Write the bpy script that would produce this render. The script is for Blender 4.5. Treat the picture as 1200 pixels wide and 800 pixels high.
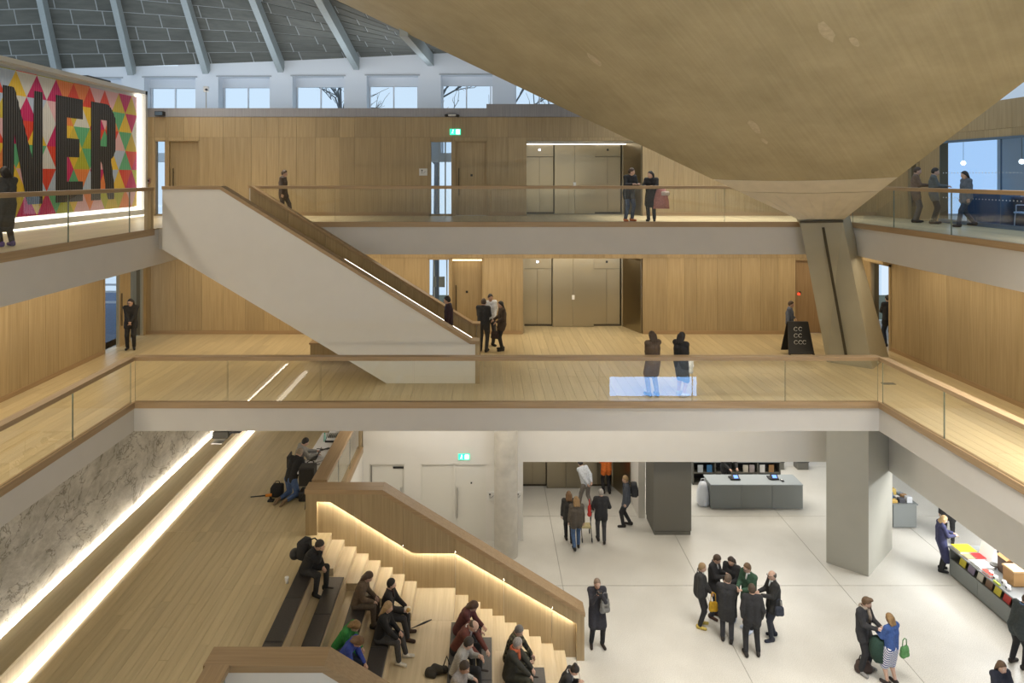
import bpy, math, random
import numpy as np
from mathutils import Vector, Matrix

for _o in list(bpy.data.objects):
    bpy.data.objects.remove(_o, do_unlink=True)
SC = bpy.context.scene
COL = SC.collection
random.seed(7)

# ------------------------------------------------------------------ camera, sky, exposure, big lights
cam_data = bpy.data.cameras.new('camera')
cam_data.sensor_width = 36.0
cam_data.lens = 24.0
cam_data.shift_x = 30 / 1200
cam_data.shift_y = -195 / 1200
cam_data.clip_end = 300
cam = bpy.data.objects.new('camera', cam_data)
cam.location = (0, 0, 12)
cam.rotation_euler = (math.pi / 2, 0, 0)
COL.objects.link(cam)
SC.camera = cam

world = bpy.data.worlds.new('overcast_sky')
SC.world = world
world.use_nodes = True
bg = world.node_tree.nodes['Background']
bg.inputs[0].default_value = (0.72, 0.86, 1.0, 1)
bg.inputs[1].default_value = 1.0
SC.view_settings.view_transform = 'Standard'
SC.view_settings.look = 'None'
SC.view_settings.gamma = 1
SC.view_settings.use_curve_mapping = False
SC.view_settings.exposure = 0.0
SC.cycles.max_bounces = 8
SC.cycles.diffuse_bounces = 4
SC.cycles.glossy_bounces = 3
SC.cycles.transparent_max_bounces = 16
SC.cycles.caustics_reflective = False
SC.cycles.caustics_refractive = False

WARM = (1.0, 0.85, 0.62)
NEUT = (1.0, 0.92, 0.80)

def area_light(name, loc, sx, sy, power, color=WARM, rot=(0, 0, 0), spread=180):
    d = bpy.data.lights.new(name, 'AREA')
    d.shape = 'RECTANGLE'
    d.size, d.size_y = sx, sy
    d.energy = power
    d.color = color
    d.spread = math.radians(spread)
    o = bpy.data.objects.new(name, d)
    o.location = loc
    o.rotation_euler = rot
    COL.objects.link(o)
    return o

PI = math.pi
# ceilings of the levels (lamps recessed in the soffits, shining down)
area_light('soffit_light', (1, 23.4, 9.44), 24, 1.6, 370)
area_light('soffit_light', (-11, 12, 9.44), 1.6, 18, 280)
area_light('soffit_light', (12.2, 12, 9.44), 1.6, 18, 210)
area_light('soffit_light', (4.5, 20.4, 5.42), 10, 1.6, 150, NEUT)
area_light('soffit_light', (3.3, 24.4, 4.4), 3.6, 2.5, 90, NEUT)
area_light('soffit_light', (9.6, 26.5, 4.4), 5, 4, 300, NEUT)
area_light('soffit_light', (15.6, 18, 3.3), 4, 7, 420, (1.0, .97, .93))
area_light('soffit_light', (-1.6, 20.6, 5.42), 4.2, 1.2, 95, NEUT)
area_light('pier_fill_light', (15.6, 19.3, 2.45), 1.6, .3, 130, (.93, .97, 1.0), Vector((-3.0, 1.6, -1.2)).to_track_quat('-Z', 'Y').to_euler())  # added, unseen: aimed at the pier face to brighten its shop side
area_light('office_fill_light', (17.3, 17, 13.8), 3, 8, 160, (.85, .93, 1.0))  # added lamp: cool fill that brightens the glazed office
# added fill lamps high over the atrium and upper gallery, out of view
area_light('atrium_fill_light', (8.2, 12, 14.2), 7, 7, 900, (1.0, .96, .90), spread=80)
area_light('gallery_fill_light', (0, 23.3, 18.5), 22, 1.5, 520, NEUT, spread=50)
# added unseen uplights near the viewer that brighten the concrete roof
area_light('roof_fill_light', (-4, 1.5, 7.2), 5, 2, 330, WARM, (PI - 0.5, 0, 0))
area_light('roof_fill_light', (6, 2.5, 7.2), 5, 2, 300, WARM, (PI - 0.5, 0, 0))
area_light('front_wall_fill_light', (3, -2.5, 13.0), 16, 1, 520, NEUT, (-PI / 2 + .5, 0, 0))  # added, unseen: brightens the front wall for glass haze and front fill
area_light('roof_fill_light', (-4, 27.5, 14.6), 22, 2, 420, (0.85, 0.92, 1.0), (PI, 0, 0))  # added, unseen: cool uplight behind the ledge for clerestory and outer roof

# ------------------------------------------------------------------ helpers
Z1, Z2, ZM = 6.2, 10.5, 3.1
S = 800.0

def at(px, py, z):
    """the point at height z that stands at this spot of the photograph"""
    y = S * (12 - z) / (py - 205)
    return (px - 570) * y / S, y

def tag(o, label=None, cat=None, group=None, kind=None):
    if label: o['label'] = label
    if cat: o['category'] = cat
    if group: o['group'] = group
    if kind: o['kind'] = kind
    return o

def thing(name, label, cat, loc=(0, 0, 0), rz=0.0, group=None):
    o = bpy.data.objects.new(name, None)
    o.empty_display_size = 0.1
    o.location = loc
    o.rotation_euler = (0, 0, rz)
    COL.objects.link(o)
    return tag(o, label, cat, group)

def copy_tree(o, parent=None):
    c = o.copy()
    COL.objects.link(c)
    if parent is not None:
        c.parent = parent
    for ch in o.children:
        copy_tree(ch, c)
    return c

class MB:
    """collects simple solids, then links them as one mesh object"""
    def __init__(self):
        self.v, self.f, self.m = [], [], []
        self.mi = 0
    def add(self, vs, fs):
        n = len(self.v)
        self.v += [tuple(p) for p in vs]
        self.f += [tuple(i + n for i in f) for f in fs]
        self.m += [self.mi] * len(fs)
        return self
    def box(self, x0, x1, y0, y1, z0, z1):
        vs = [(x0, y0, z0), (x1, y0, z0), (x1, y1, z0), (x0, y1, z0), (x0, y0, z1), (x1, y0, z1), (x1, y1, z1), (x0, y1, z1)]
        return self.add(vs, [(0, 3, 2, 1), (4, 5, 6, 7), (0, 1, 5, 4), (1, 2, 6, 5), (2, 3, 7, 6), (3, 0, 4, 7)])
    def bar(self, a, b, w, h, up=(0, 0, 1)):
        a, b = Vector(a), Vector(b)
        d = (b - a).normalized()
        u = Vector(up)
        s = d.cross(u)
        if s.length < 1e-5:
            s = d.cross(Vector((1, 0, 0)))
        s.normalize()
        u = s.cross(d)
        q = [(-1, -1), (1, -1), (1, 1), (-1, 1)]
        vs = [p + s * (i * w / 2) + u * (j * h / 2) for p in (a, b) for i, j in q]
        return self.add(vs, [(0, 1, 2, 3), (7, 6, 5, 4), (0, 4, 5, 1), (1, 5, 6, 2), (2, 6, 7, 3), (3, 7, 4, 0)])
    def prism_y(self, poly, y0, y1):
        """polygon of (x, z) swept along y"""
        n = len(poly)
        vs = [(x, y0, z) for x, z in poly] + [(x, y1, z) for x, z in poly]
        fs = [tuple(range(n)), tuple(reversed(range(n, 2 * n)))]
        fs += [(i, i + n, (i + 1) % n + n, (i + 1) % n) for i in range(n)]
        return self.add(vs, fs)
    def prism_x(self, poly, x0, x1):
        """polygon of (y, z) swept along x"""
        n = len(poly)
        vs = [(x0, y, z) for y, z in poly] + [(x1, y, z) for y, z in poly]
        fs = [tuple(reversed(range(n))), tuple(range(n, 2 * n))]
        fs += [(i, (i + 1) % n, (i + 1) % n + n, i + n) for i in range(n)]
        return self.add(vs, fs)
    def prism_z(self, poly, z0, z1):
        n = len(poly)
        vs = [(x, y, z0) for x, y in poly] + [(x, y, z1) for x, y in poly]
        fs = [tuple(reversed(range(n))), tuple(range(n, 2 * n))]
        fs += [(i, (i + 1) % n, (i + 1) % n + n, i + n) for i in range(n)]
        return self.add(vs, fs)
    def tube(self, pts, r, n=8, closed=False):
        pts = [Vector(p) for p in pts]
        rs = r if isinstance(r, (list, tuple)) else [r] * len(pts)
        vs, fs = [], []
        ref = None
        for i, p in enumerate(pts):
            if i == 0: d = pts[1] - p
            elif i == len(pts) - 1: d = p - pts[i - 1]
            else: d = pts[i + 1] - pts[i - 1]
            d.normalize()
            if ref is None:
                ref = d.cross(Vector((0, 0, 1)))
                if ref.length < 1e-3: ref = Vector((1, 0, 0))
            ref = (ref - d * ref.dot(d)).normalized()
            b = d.cross(ref)
            vs += [p + (ref * math.cos(t) + b * math.sin(t)) * rs[i] for t in [2 * PI * k / n for k in range(n)]]
        for i in range(len(pts) - 1):
            fs += [(i * n + k, i * n + (k + 1) % n, (i + 1) * n + (k + 1) % n, (i + 1) * n + k) for k in range(n)]
        fs += [tuple(reversed(range(n))), tuple(range((len(pts) - 1) * n, len(pts) * n))]
        return self.add(vs, fs)
    def lathe(self, prof, c, n=20):
        vs, fs = [], []
        for r, z in prof:
            vs += [(c[0] + r * math.cos(2 * PI * k / n), c[1] + r * math.sin(2 * PI * k / n), c[2] + z) for k in range(n)]
        for i in range(len(prof) - 1):
            fs += [(i * n + k, i * n + (k + 1) % n, (i + 1) * n + (k + 1) % n, (i + 1) * n + k) for k in range(n)]
        fs += [tuple(reversed(range(n))), tuple(range((len(prof) - 1) * n, len(prof) * n))]
        return self.add(vs, fs)
    def ball(self, c, r, nu=10, nv=7):
        rx, ry, rz = r if isinstance(r, (list, tuple)) else (r, r, r)
        vs, fs = [(c[0], c[1], c[2] - rz)], []
        for j in range(1, nv):
            t = -PI / 2 + PI * j / nv
            vs += [(c[0] + rx * math.cos(t) * math.cos(2 * PI * k / nu), c[1] + ry * math.cos(t) * math.sin(2 * PI * k / nu), c[2] + rz * math.sin(t)) for k in range(nu)]
        vs.append((c[0], c[1], c[2] + rz))
        e = len(vs) - 1
        for k in range(nu):
            fs.append((0, 1 + (k + 1) % nu, 1 + k))
            for j in range(nv - 2):
                a = 1 + j * nu
                fs.append((a + k, a + (k + 1) % nu, a + nu + (k + 1) % nu, a + nu + k))
            fs.append((e, 1 + (nv - 2) * nu + k, 1 + (nv - 2) * nu + (k + 1) % nu))
        return self.add(vs, fs)
    def cushion(self, x0, x1, y0, y1, z0, z1, e=0.03):
        """softened box"""
        def ring(i, z):
            return [(x0 + i, y0 + i, z), (x1 - i, y0 + i, z), (x1 - i, y1 - i, z), (x0 + i, y1 - i, z)]
        vs = ring(e * .5, z0) + ring(0, z0 + e * .6) + ring(0, z1 - e) + ring(e * .35, z1 - e * .3) + ring(e, z1)
        fs = [(3, 2, 1, 0), (16, 17, 18, 19)]
        for j in range(4):
            fs += [(j * 4 + k, j * 4 + (k + 1) % 4, j * 4 + 4 + (k + 1) % 4, j * 4 + 4 + k) for k in range(4)]
        return self.add(vs, fs)
    def build(self, name, mats, parent=None, smooth=False, local=False, bevel=0.0):
        me = bpy.data.meshes.new(name)
        off = Vector((0, 0, 0))
        if parent is not None and not local:
            p = parent
            while p is not None:
                off += p.location
                p = p.parent
        me.from_pydata([(v[0] - off.x, v[1] - off.y, v[2] - off.z) for v in self.v], [], self.f)
        for m in (mats if isinstance(mats, (list, tuple)) else [mats]):
            me.materials.append(m)
        if max(self.m, default=0):
            me.polygons.foreach_set('material_index', self.m)
        if smooth:
            me.polygons.foreach_set('use_smooth', [True] * len(me.polygons))
        o = bpy.data.objects.new(name, me)
        COL.objects.link(o)
        if parent is not None:
            o.parent = parent
        if bevel:
            b = o.modifiers.new('bevel', 'BEVEL')
            b.width = bevel
            b.segments = 2
            b.limit_method = 'ANGLE'
        return o

def struct(name, mb, mats, parent=None, smooth=False):
    o = mb.build(name, mats, parent, smooth)
    if parent is None:
        o['kind'] = 'structure'
    return o

_unit = {}
def piece(name, mat, parent, x0, x1, y0, y1, z0, z1):
    """one board, panel or slab: shares a unit block with all of its material"""
    k = mat.name
    if k not in _unit:
        me = bpy.data.meshes.new(name)
        b = MB().box(-.5, .5, -.5, .5, -.5, .5)
        me.from_pydata(b.v, [], b.f)
        me.materials.append(mat)
        _unit[k] = me
    o = bpy.data.objects.new(name, _unit[k])
    off = Vector((0, 0, 0))
    p = parent
    while p is not None:
        off += p.location
        p = p.parent
    o.location = Vector(((x0 + x1) / 2, (y0 + y1) / 2, (z0 + z1) / 2)) - off
    o.scale = (x1 - x0, y1 - y0, z1 - z0)
    COL.objects.link(o)
    o.parent = parent
    return o

# ------------------------------------------------------------------ materials
_mats = {}
def _new(name):
    m = bpy.data.materials.new(name)
    m.use_nodes = True
    nt = m.node_tree
    return m, nt, nt.nodes['Principled BSDF']

def _pos(nt, scale):
    g = nt.nodes.new('ShaderNodeNewGeometry')
    mp = nt.nodes.new('ShaderNodeMapping')
    mp.inputs['Scale'].default_value = scale
    nt.links.new(g.outputs['Position'], mp.inputs['Vector'])
    return mp.outputs['Vector']

def plain(name, col, rough=0.6, metal=0.0, emit=0.0, noise=0.0, nscale=12.0, bump=0.0, coat=0.0):
    if name in _mats: return _mats[name]
    m, nt, p = _new(name)
    p.inputs['Base Color'].default_value = (*col, 1)
    p.inputs['Roughness'].default_value = rough
    p.inputs['Metallic'].default_value = metal
    if coat: p.inputs['Coat Weight'].default_value = coat
    if emit:
        p.inputs['Emission Color'].default_value = (*col, 1)
        p.inputs['Emission Strength'].default_value = emit
    if noise or bump:
        v = _pos(nt, (nscale,) * 3)
        t = nt.nodes.new('ShaderNodeTexNoise')
        t.inputs['Detail'].default_value = 4
        t.inputs['Scale'].default_value = 1.0
        nt.links.new(v, t.inputs['Vector'])
        if noise:
            r = nt.nodes.new('ShaderNodeValToRGB')
            r.color_ramp.elements[0].position = 0.3
            r.color_ramp.elements[1].position = 0.7
            r.color_ramp.elements[0].color = (*[c * (1 - noise) for c in col], 1)
            r.color_ramp.elements[1].color = (*[min(1, c * (1 + noise)) for c in col], 1)
            nt.links.new(t.outputs['Fac'], r.inputs['Fac'])
            nt.links.new(r.outputs['Color'], p.inputs['Base Color'])
        if bump:
            b = nt.nodes.new('ShaderNodeBump')
            b.inputs['Strength'].default_value = bump
            b.inputs['Distance'].default_value = 0.02
            nt.links.new(t.outputs['Fac'], b.inputs['Height'])
            nt.links.new(b.outputs['Normal'], p.inputs['Normal'])
    _mats[name] = m
    return m

def wood(name, c0, c1, axis='z', rough=0.45, vary=0.18, fine=22.0):
    """oak: grain stretched along one axis, each board a little different in tone"""
    m, nt, p = _new(name)
    sc = {'x': (0.7, fine, fine), 'y': (fine, 0.7, fine), 'z': (fine, fine, 0.7)}[axis]
    v = _pos(nt, sc)
    t = nt.nodes.new('ShaderNodeTexNoise')
    t.inputs['Scale'].default_value = 1.0
    t.inputs['Detail'].default_value = 5
    t.inputs['Roughness'].default_value = 0.6
    oi = nt.nodes.new('ShaderNodeObjectInfo')
    add = nt.nodes.new('ShaderNodeVectorMath')
    add.operation = 'ADD'
    mul = nt.nodes.new('ShaderNodeMath')
    mul.operation = 'MULTIPLY'
    mul.inputs[1].default_value = 40
    nt.links.new(oi.outputs['Random'], mul.inputs[0])
    nt.links.new(v, add.inputs[0])
    nt.links.new(mul.outputs[0], add.inputs[1])
    nt.links.new(add.outputs[0], t.inputs['Vector'])
    r = nt.nodes.new('ShaderNodeValToRGB')
    r.color_ramp.elements[0].position = 0.28
    r.color_ramp.elements[1].position = 0.72
    r.color_ramp.elements[0].color = (*c0, 1)
    r.color_ramp.elements[1].color = (*c1, 1)
    nt.links.new(t.outputs['Fac'], r.inputs['Fac'])
    hs = nt.nodes.new('ShaderNodeHueSaturation')
    mr = nt.nodes.new('ShaderNodeMapRange')
    mr.inputs['To Min'].default_value = 1 - vary
    mr.inputs['To Max'].default_value = 1 + vary
    nt.links.new(oi.outputs['Random'], mr.inputs['Value'])
    nt.links.new(mr.outputs[0], hs.inputs['Value'])
    nt.links.new(r.outputs['Color'], hs.inputs['Color'])
    nt.links.new(hs.outputs['Color'], p.inputs['Base Color'])
    p.inputs['Roughness'].default_value = rough
    b = nt.nodes.new('ShaderNodeBump')
    b.inputs['Strength'].default_value = 0.08
    b.inputs['Distance'].default_value = 0.01
    nt.links.new(t.outputs['Fac'], b.inputs['Height'])
    nt.links.new(b.outputs['Normal'], p.inputs['Normal'])
    return m

def glass_mat(name, tint=(0.98, 0.99, 0.98), rough=0.0, refl=1.0):
    m = bpy.data.materials.new(name)
    m.use_nodes = True
    nt = m.node_tree
    nt.nodes.clear()
    o = nt.nodes.new('ShaderNodeOutputMaterial')
    mix = nt.nodes.new('ShaderNodeMixShader')
    tr = nt.nodes.new('ShaderNodeBsdfTransparent')
    tr.inputs[0].default_value = (*tint, 1)
    gl = nt.nodes.new('ShaderNodeBsdfGlossy')
    gl.inputs['Roughness'].default_value = rough
    fr = nt.nodes.new('ShaderNodeFresnel')
    fr.inputs['IOR'].default_value = 1.45
    ml = nt.nodes.new('ShaderNodeMath')
    ml.operation = 'MULTIPLY'
    ml.inputs[1].default_value = refl
    geo = nt.nodes.new('ShaderNodeNewGeometry')
    front = nt.nodes.new('ShaderNodeMath')
    front.operation = 'SUBTRACT'
    front.inputs[0].default_value = 1.0
    nt.links.new(geo.outputs['Backfacing'], front.inputs[1])
    only = nt.nodes.new('ShaderNodeMath')
    only.operation = 'MULTIPLY'
    nt.links.new(fr.outputs[0], only.inputs[0])
    nt.links.new(front.outputs[0], only.inputs[1])
    nt.links.new(only.outputs[0], ml.inputs[0])
    nt.links.new(ml.outputs[0], mix.inputs[0])
    nt.links.new(tr.outputs[0], mix.inputs[1])
    nt.links.new(gl.outputs[0], mix.inputs[2])
    nt.links.new(mix.outputs[0], o.inputs[0])
    return m

def concrete_mat():
    m, nt, p = _new('board_marked_concrete')
    g = nt.nodes.new('ShaderNodeNewGeometry')
    at_ = nt.nodes.new('ShaderNodeAttribute')
    at_.attribute_name = 'board_lines'
    mp = nt.nodes.new('ShaderNodeMapping')
    mp.inputs['Scale'].default_value = (11, 0.25, 1)
    nt.links.new(at_.outputs['Vector'], mp.inputs['Vector'])
    t = nt.nodes.new('ShaderNodeTexNoise')
    t.inputs['Scale'].default_value = 1
    t.inputs['Detail'].default_value = 6
    nt.links.new(mp.outputs[0], t.inputs['Vector'])
    big = nt.nodes.new('ShaderNodeTexNoise')
    big.inputs['Scale'].default_value = 0.55
    big.inputs['Detail'].default_value = 8
    big.inputs['Roughness'].default_value = 0.65
    nt.links.new(g.outputs['Position'], big.inputs['Vector'])
    mx = nt.nodes.new('ShaderNodeMix')
    mx.inputs[0].default_value = 0.72
    nt.links.new(t.outputs['Fac'], mx.inputs[2])
    nt.links.new(big.outputs['Fac'], mx.inputs[3])
    r = nt.nodes.new('ShaderNodeValToRGB')
    r.color_ramp.elements[0].position = 0.3
    r.color_ramp.elements[1].position = 0.72
    r.color_ramp.elements[0].color = (0.295, 0.245, 0.142, 1)
    r.color_ramp.elements[1].color = (0.455, 0.385, 0.238, 1)
    nt.links.new(mx.outputs[0], r.inputs['Fac'])
    nt.links.new(r.outputs['Color'], p.inputs['Base Color'])
    p.inputs['Roughness'].default_value = 0.75
    b = nt.nodes.new('ShaderNodeBump')
    b.inputs['Strength'].default_value = 0.25
    b.inputs['Distance'].default_value = 0.03
    nt.links.new(t.outputs['Fac'], b.inputs['Height'])
    nt.links.new(b.outputs['Normal'], p.inputs['Normal'])
    return m

def speckle_mat(name, col, dark, scale=60, rough=0.3):
    m, nt, p = _new(name)
    g = nt.nodes.new('ShaderNodeNewGeometry')
    t = nt.nodes.new('ShaderNodeTexNoise')
    t.inputs['Scale'].default_value = scale
    t.inputs['Detail'].default_value = 3
    nt.links.new(g.outputs['Position'], t.inputs['Vector'])
    big = nt.nodes.new('ShaderNodeTexNoise')
    big.inputs['Scale'].default_value = 0.5
    big.inputs['Detail'].default_value = 5
    nt.links.new(g.outputs['Position'], big.inputs['Vector'])
    r = nt.nodes.new('ShaderNodeValToRGB')
    r.color_ramp.elements[0].position = 0.36
    r.color_ramp.elements[1].position = 0.56
    r.color_ramp.elements[0].color = (*dark, 1)
    r.color_ramp.elements[1].color = (*col, 1)
    nt.links.new(t.outputs['Fac'], r.inputs['Fac'])
    mx = nt.nodes.new('ShaderNodeMix')
    mx.data_type = 'RGBA'
    mx.blend_type = 'MULTIPLY'
    mx.inputs[0].default_value = 1
    rr = nt.nodes.new('ShaderNodeValToRGB')
    rr.color_ramp.elements[0].position = 0.3
    rr.color_ramp.elements[1].position = 0.7
    rr.color_ramp.elements[0].color = (0.80, 0.79, 0.775, 1)
    rr.color_ramp.elements[1].color = (1, 1, 1, 1)
    nt.links.new(big.outputs['Fac'], rr.inputs['Fac'])
    nt.links.new(r.outputs['Color'], mx.inputs[6])
    nt.links.new(rr.outputs['Color'], mx.inputs[7])
    nt.links.new(mx.outputs[2], p.inputs['Base Color'])
    p.inputs['Roughness'].default_value = rough
    return m

def steel_mat():
    m, nt, p = _new('brushed_bronze_steel')
    v = _pos(nt, (3, 3, 160))
    t = nt.nodes.new('ShaderNodeTexNoise')
    t.inputs['Scale'].default_value = 1
    nt.links.new(v, t.inputs['Vector'])
    p.inputs['Base Color'].default_value = (0.38, 0.33, 0.235, 1)
    p.inputs['Metallic'].default_value = 1
    p.inputs['Roughness'].default_value = 0.30
    b = nt.nodes.new('ShaderNodeBump')
    b.inputs['Strength'].default_value = 0.15
    b.inputs['Distance'].default_value = 0.004
    nt.links.new(t.outputs['Fac'], b.inputs['Height'])
    nt.links.new(b.outputs['Normal'], p.inputs['Normal'])
    return m

def plaster_mat():
    """rough stone coloured plaster with cracks and scraped patches"""
    m, nt, p = _new('rough_stone_plaster')
    v = _pos(nt, (1, 0.8, 1.3))
    t = nt.nodes.new('ShaderNodeTexNoise')
    t.inputs['Scale'].default_value = 1.6
    t.inputs['Detail'].default_value = 12
    t.inputs['Roughness'].default_value = 0.72
    t.inputs['Distortion'].default_value = 0.25
    nt.links.new(v, t.inputs['Vector'])
    r = nt.nodes.new('ShaderNodeValToRGB')
    r.color_ramp.elements[0].position = 0.34
    r.color_ramp.elements[1].position = 0.62
    r.color_ramp.elements[0].color = (0.36, 0.33, 0.27, 1)
    r.color_ramp.elements[1].color = (0.66, 0.62, 0.54, 1)
    nt.links.new(t.outputs['Fac'], r.inputs['Fac'])
    ck = nt.nodes.new('ShaderNodeTexNoise')
    ck.inputs['Scale'].default_value = 0.9
    ck.inputs['Detail'].default_value = 9
    ck.inputs['Roughness'].default_value = 0.62
    ck.inputs['Distortion'].default_value = 0.8
    nt.links.new(v, ck.inputs['Vector'])
    cr = nt.nodes.new('ShaderNodeValToRGB')
    cr.color_ramp.elements[0].position = 0.485
    cr.color_ramp.elements[0].color = (1, 1, 1, 1)
    cr.color_ramp.elements[1].position = 0.515
    cr.color_ramp.elements[1].color = (1, 1, 1, 1)
    el = cr.color_ramp.elements.new(0.5)
    el.color = (0.42, 0.40, 0.36, 1)
    nt.links.new(ck.outputs['Fac'], cr.inputs['Fac'])
    mm = nt.nodes.new('ShaderNodeMix')
    mm.data_type = 'RGBA'
    mm.blend_type = 'MULTIPLY'
    mm.inputs[0].default_value = 1
    nt.links.new(r.outputs['Color'], mm.inputs[6])
    nt.links.new(cr.outputs['Color'], mm.inputs[7])
    nt.links.new(mm.outputs[2], p.inputs['Base Color'])
    p.inputs['Roughness'].default_value = 0.9
    b = nt.nodes.new('ShaderNodeBump')
    b.inputs['Strength'].default_value = 0.7
    b.inputs['Distance'].default_value = 0.06
    nt.links.new(t.outputs['Fac'], b.inputs['Height'])
    nt.links.new(b.outputs['Normal'], p.inputs['Normal'])
    return m

M_WALLWOOD = wood('oak_wall_panel', (0.315, 0.23, 0.118), (0.435, 0.33, 0.188), 'z', 0.5, 0.10)
M_FLOORWOOD = wood('oak_floor_board', (0.48, 0.385, 0.222), (0.59, 0.485, 0.295), 'y', 0.36, 0.08, 14)
M_TRIM = wood('oak_trim', (0.30, 0.20, 0.105), (0.42, 0.29, 0.16), 'x', 0.45, 0.06, 26)
M_TRIMY = wood('oak_trim_along', (0.30, 0.20, 0.105), (0.42, 0.29, 0.16), 'y', 0.45, 0.06, 26)
M_STEP = wood('oak_step', (0.47, 0.375, 0.24), (0.60, 0.50, 0.335), 'y', 0.4, 0.06, 14)
M_JOINT = plain('dark_joint', (0.17, 0.12, 0.06), 0.9)
M_WHITE = plain('white_plasterboard', (0.72, 0.695, 0.645), 0.75, noise=0.015, nscale=2)
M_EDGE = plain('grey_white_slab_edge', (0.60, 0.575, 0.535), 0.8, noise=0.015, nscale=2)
M_COOLWHITE = plain('cool_white_paint', (0.80, 0.83, 0.87), 0.75)
M_TERRAZZO = speckle_mat('pale_terrazzo', (0.74, 0.72, 0.66), (0.55, 0.53, 0.48), 55, 0.32)
M_GROUT = plain('terrazzo_joint', (0.36, 0.34, 0.30), 0.8)
M_CONC = concrete_mat()
M_CONCPALE = plain('pale_cast_concrete', (0.60, 0.53, 0.40), 0.7, noise=0.06, nscale=2.5, bump=0.1)
M_PIER = plain('pier_cladding_warm_lit', (0.35, 0.32, 0.235), 0.5, noise=0.03, nscale=1.5)  # the warm light on the leaning pier is put into this tan
M_PIERLOW = plain('pier_cladding_grey_lit', (0.40, 0.39, 0.335), 0.5, noise=0.03, nscale=1.5)  # greyer copy of the same cladding, without the warm light in its colour
M_COLUMN = plain('grey_cast_column', (0.50, 0.47, 0.41), 0.7, noise=0.12, nscale=3)
M_STEEL = steel_mat()
M_DARKSTEEL = plain('dark_bronze_frame', (0.10, 0.085, 0.06), 0.4, 0.8)
M_GLASS = glass_mat('clear_balustrade_glass', refl=1.7)
M_GLASSEDGE = plain('glass_edge', (0.16, 0.19, 0.15), 0.2)
M_OFFICEGLASS = glass_mat('daylight_blue_office_glass', (0.74, 0.86, 1.0))  # blue cast of the office daylight is put into the tint
M_WINGLASS = glass_mat('window_glass', (0.93, 0.97, 1.0))
M_PLASTER = plaster_mat()
M_ROOFBOARD = wood('wood_wool_roof_board', (0.095, 0.097, 0.083), (0.15, 0.148, 0.128), 'x', 0.95, 0.10, 5)
M_ROOFGAP = plain('pale_roof_joint', (0.36, 0.37, 0.36), 0.9)
M_RIB = plain('grey_roof_rib', (0.36, 0.40, 0.40), 0.6, noise=0.05)
M_LEDGE = wood('greyed_ledge_board', (0.27, 0.27, 0.295), (0.36, 0.36, 0.39), 'z', 0.5, 0.06)
M_GREYPANEL = plain('grey_metal_panel', (0.20, 0.215, 0.21), 0.5)
M_DARKPANEL = plain('dark_grey_column_cladding', (0.135, 0.13, 0.11), 0.55)
M_BLACK = plain('black_plastic', (0.018, 0.018, 0.02), 0.45)
M_LEATHER = plain('brown_black_leather', (0.040, 0.034, 0.032), 0.45, noise=0.15, nscale=40, bump=0.1)
M_GREYPAD = plain('grey_leather', (0.075, 0.072, 0.07), 0.5, noise=0.15, nscale=40, bump=0.1)
M_LED = plain('warm_white_led', (1.0, 0.93, 0.80), 0.5, emit=14)
M_LEDWASH = plain('handrail_led', (1.0, 0.94, 0.82), 0.5, emit=40)
M_LEDFLOOR = plain('floor_led', (1.0, 0.94, 0.82), 0.5, emit=7)
M_LEDWALL = plain('wall_gap_led', (1.0, 0.95, 0.86), 0.5, emit=20)
M_LEDRAIL = plain('handrail_underlight', (1.0, 0.90, 0.70), 0.5, emit=9)
M_LEDGOLD = plain('golden_led', (1.0, 0.82, 0.48), 0.5, emit=6)
M_LEDSOFT = plain('soft_white_led', (1.0, 0.95, 0.86), 0.5, emit=3)
M_DOORWHITE = plain('white_door_paint', (0.70, 0.68, 0.62), 0.6)
M_FRAMEWHITE = plain('white_frame_paint', (0.83, 0.81, 0.76), 0.6)
M_BRIGHT = plain('white_gloss', (0.85, 0.85, 0.85), 0.35)
M_CHROME = plain('satin_chrome', (0.55, 0.54, 0.52), 0.3, 1.0)
M_BLUEGREY = plain('blue_grey_joinery', (0.10, 0.16, 0.24), 0.5)

# ------------------------------------------------------------------ the large structure
def span(axis, plane, face, t0, t1, a0, a1, z0, z1):
    """box of a wall: t0..t1 is the depth behind its face; face +1/-1 is the way it looks"""
    p, q = sorted((plane - face * t0, plane - face * t1))
    return (a0, a1, p, q, z0, z1) if axis == 'x' else (p, q, a0, a1, z0, z1)

def wall(name, axis, plane, face, a0, a1, z0, z1, openings=(), mat=None, thick=0.25, front=0.0):
    b = MB()
    aa = sorted({a0, a1} | {v for o in openings for v in o[:2] if a0 < v < a1})
    zz = sorted({z0, z1} | {v for o in openings for v in o[2:] if z0 < v < z1})
    for i in range(len(aa) - 1):
        for j in range(len(zz) - 1):
            ca, cz = (aa[i] + aa[i + 1]) / 2, (zz[j] + zz[j + 1]) / 2
            if any(o[0] < ca < o[1] and o[2] < cz < o[3] for o in openings):
                continue
            b.box(*span(axis, plane, face, front, thick, aa[i], aa[i + 1], zz[j], zz[j + 1]))
    return struct(name, b, mat)

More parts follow.
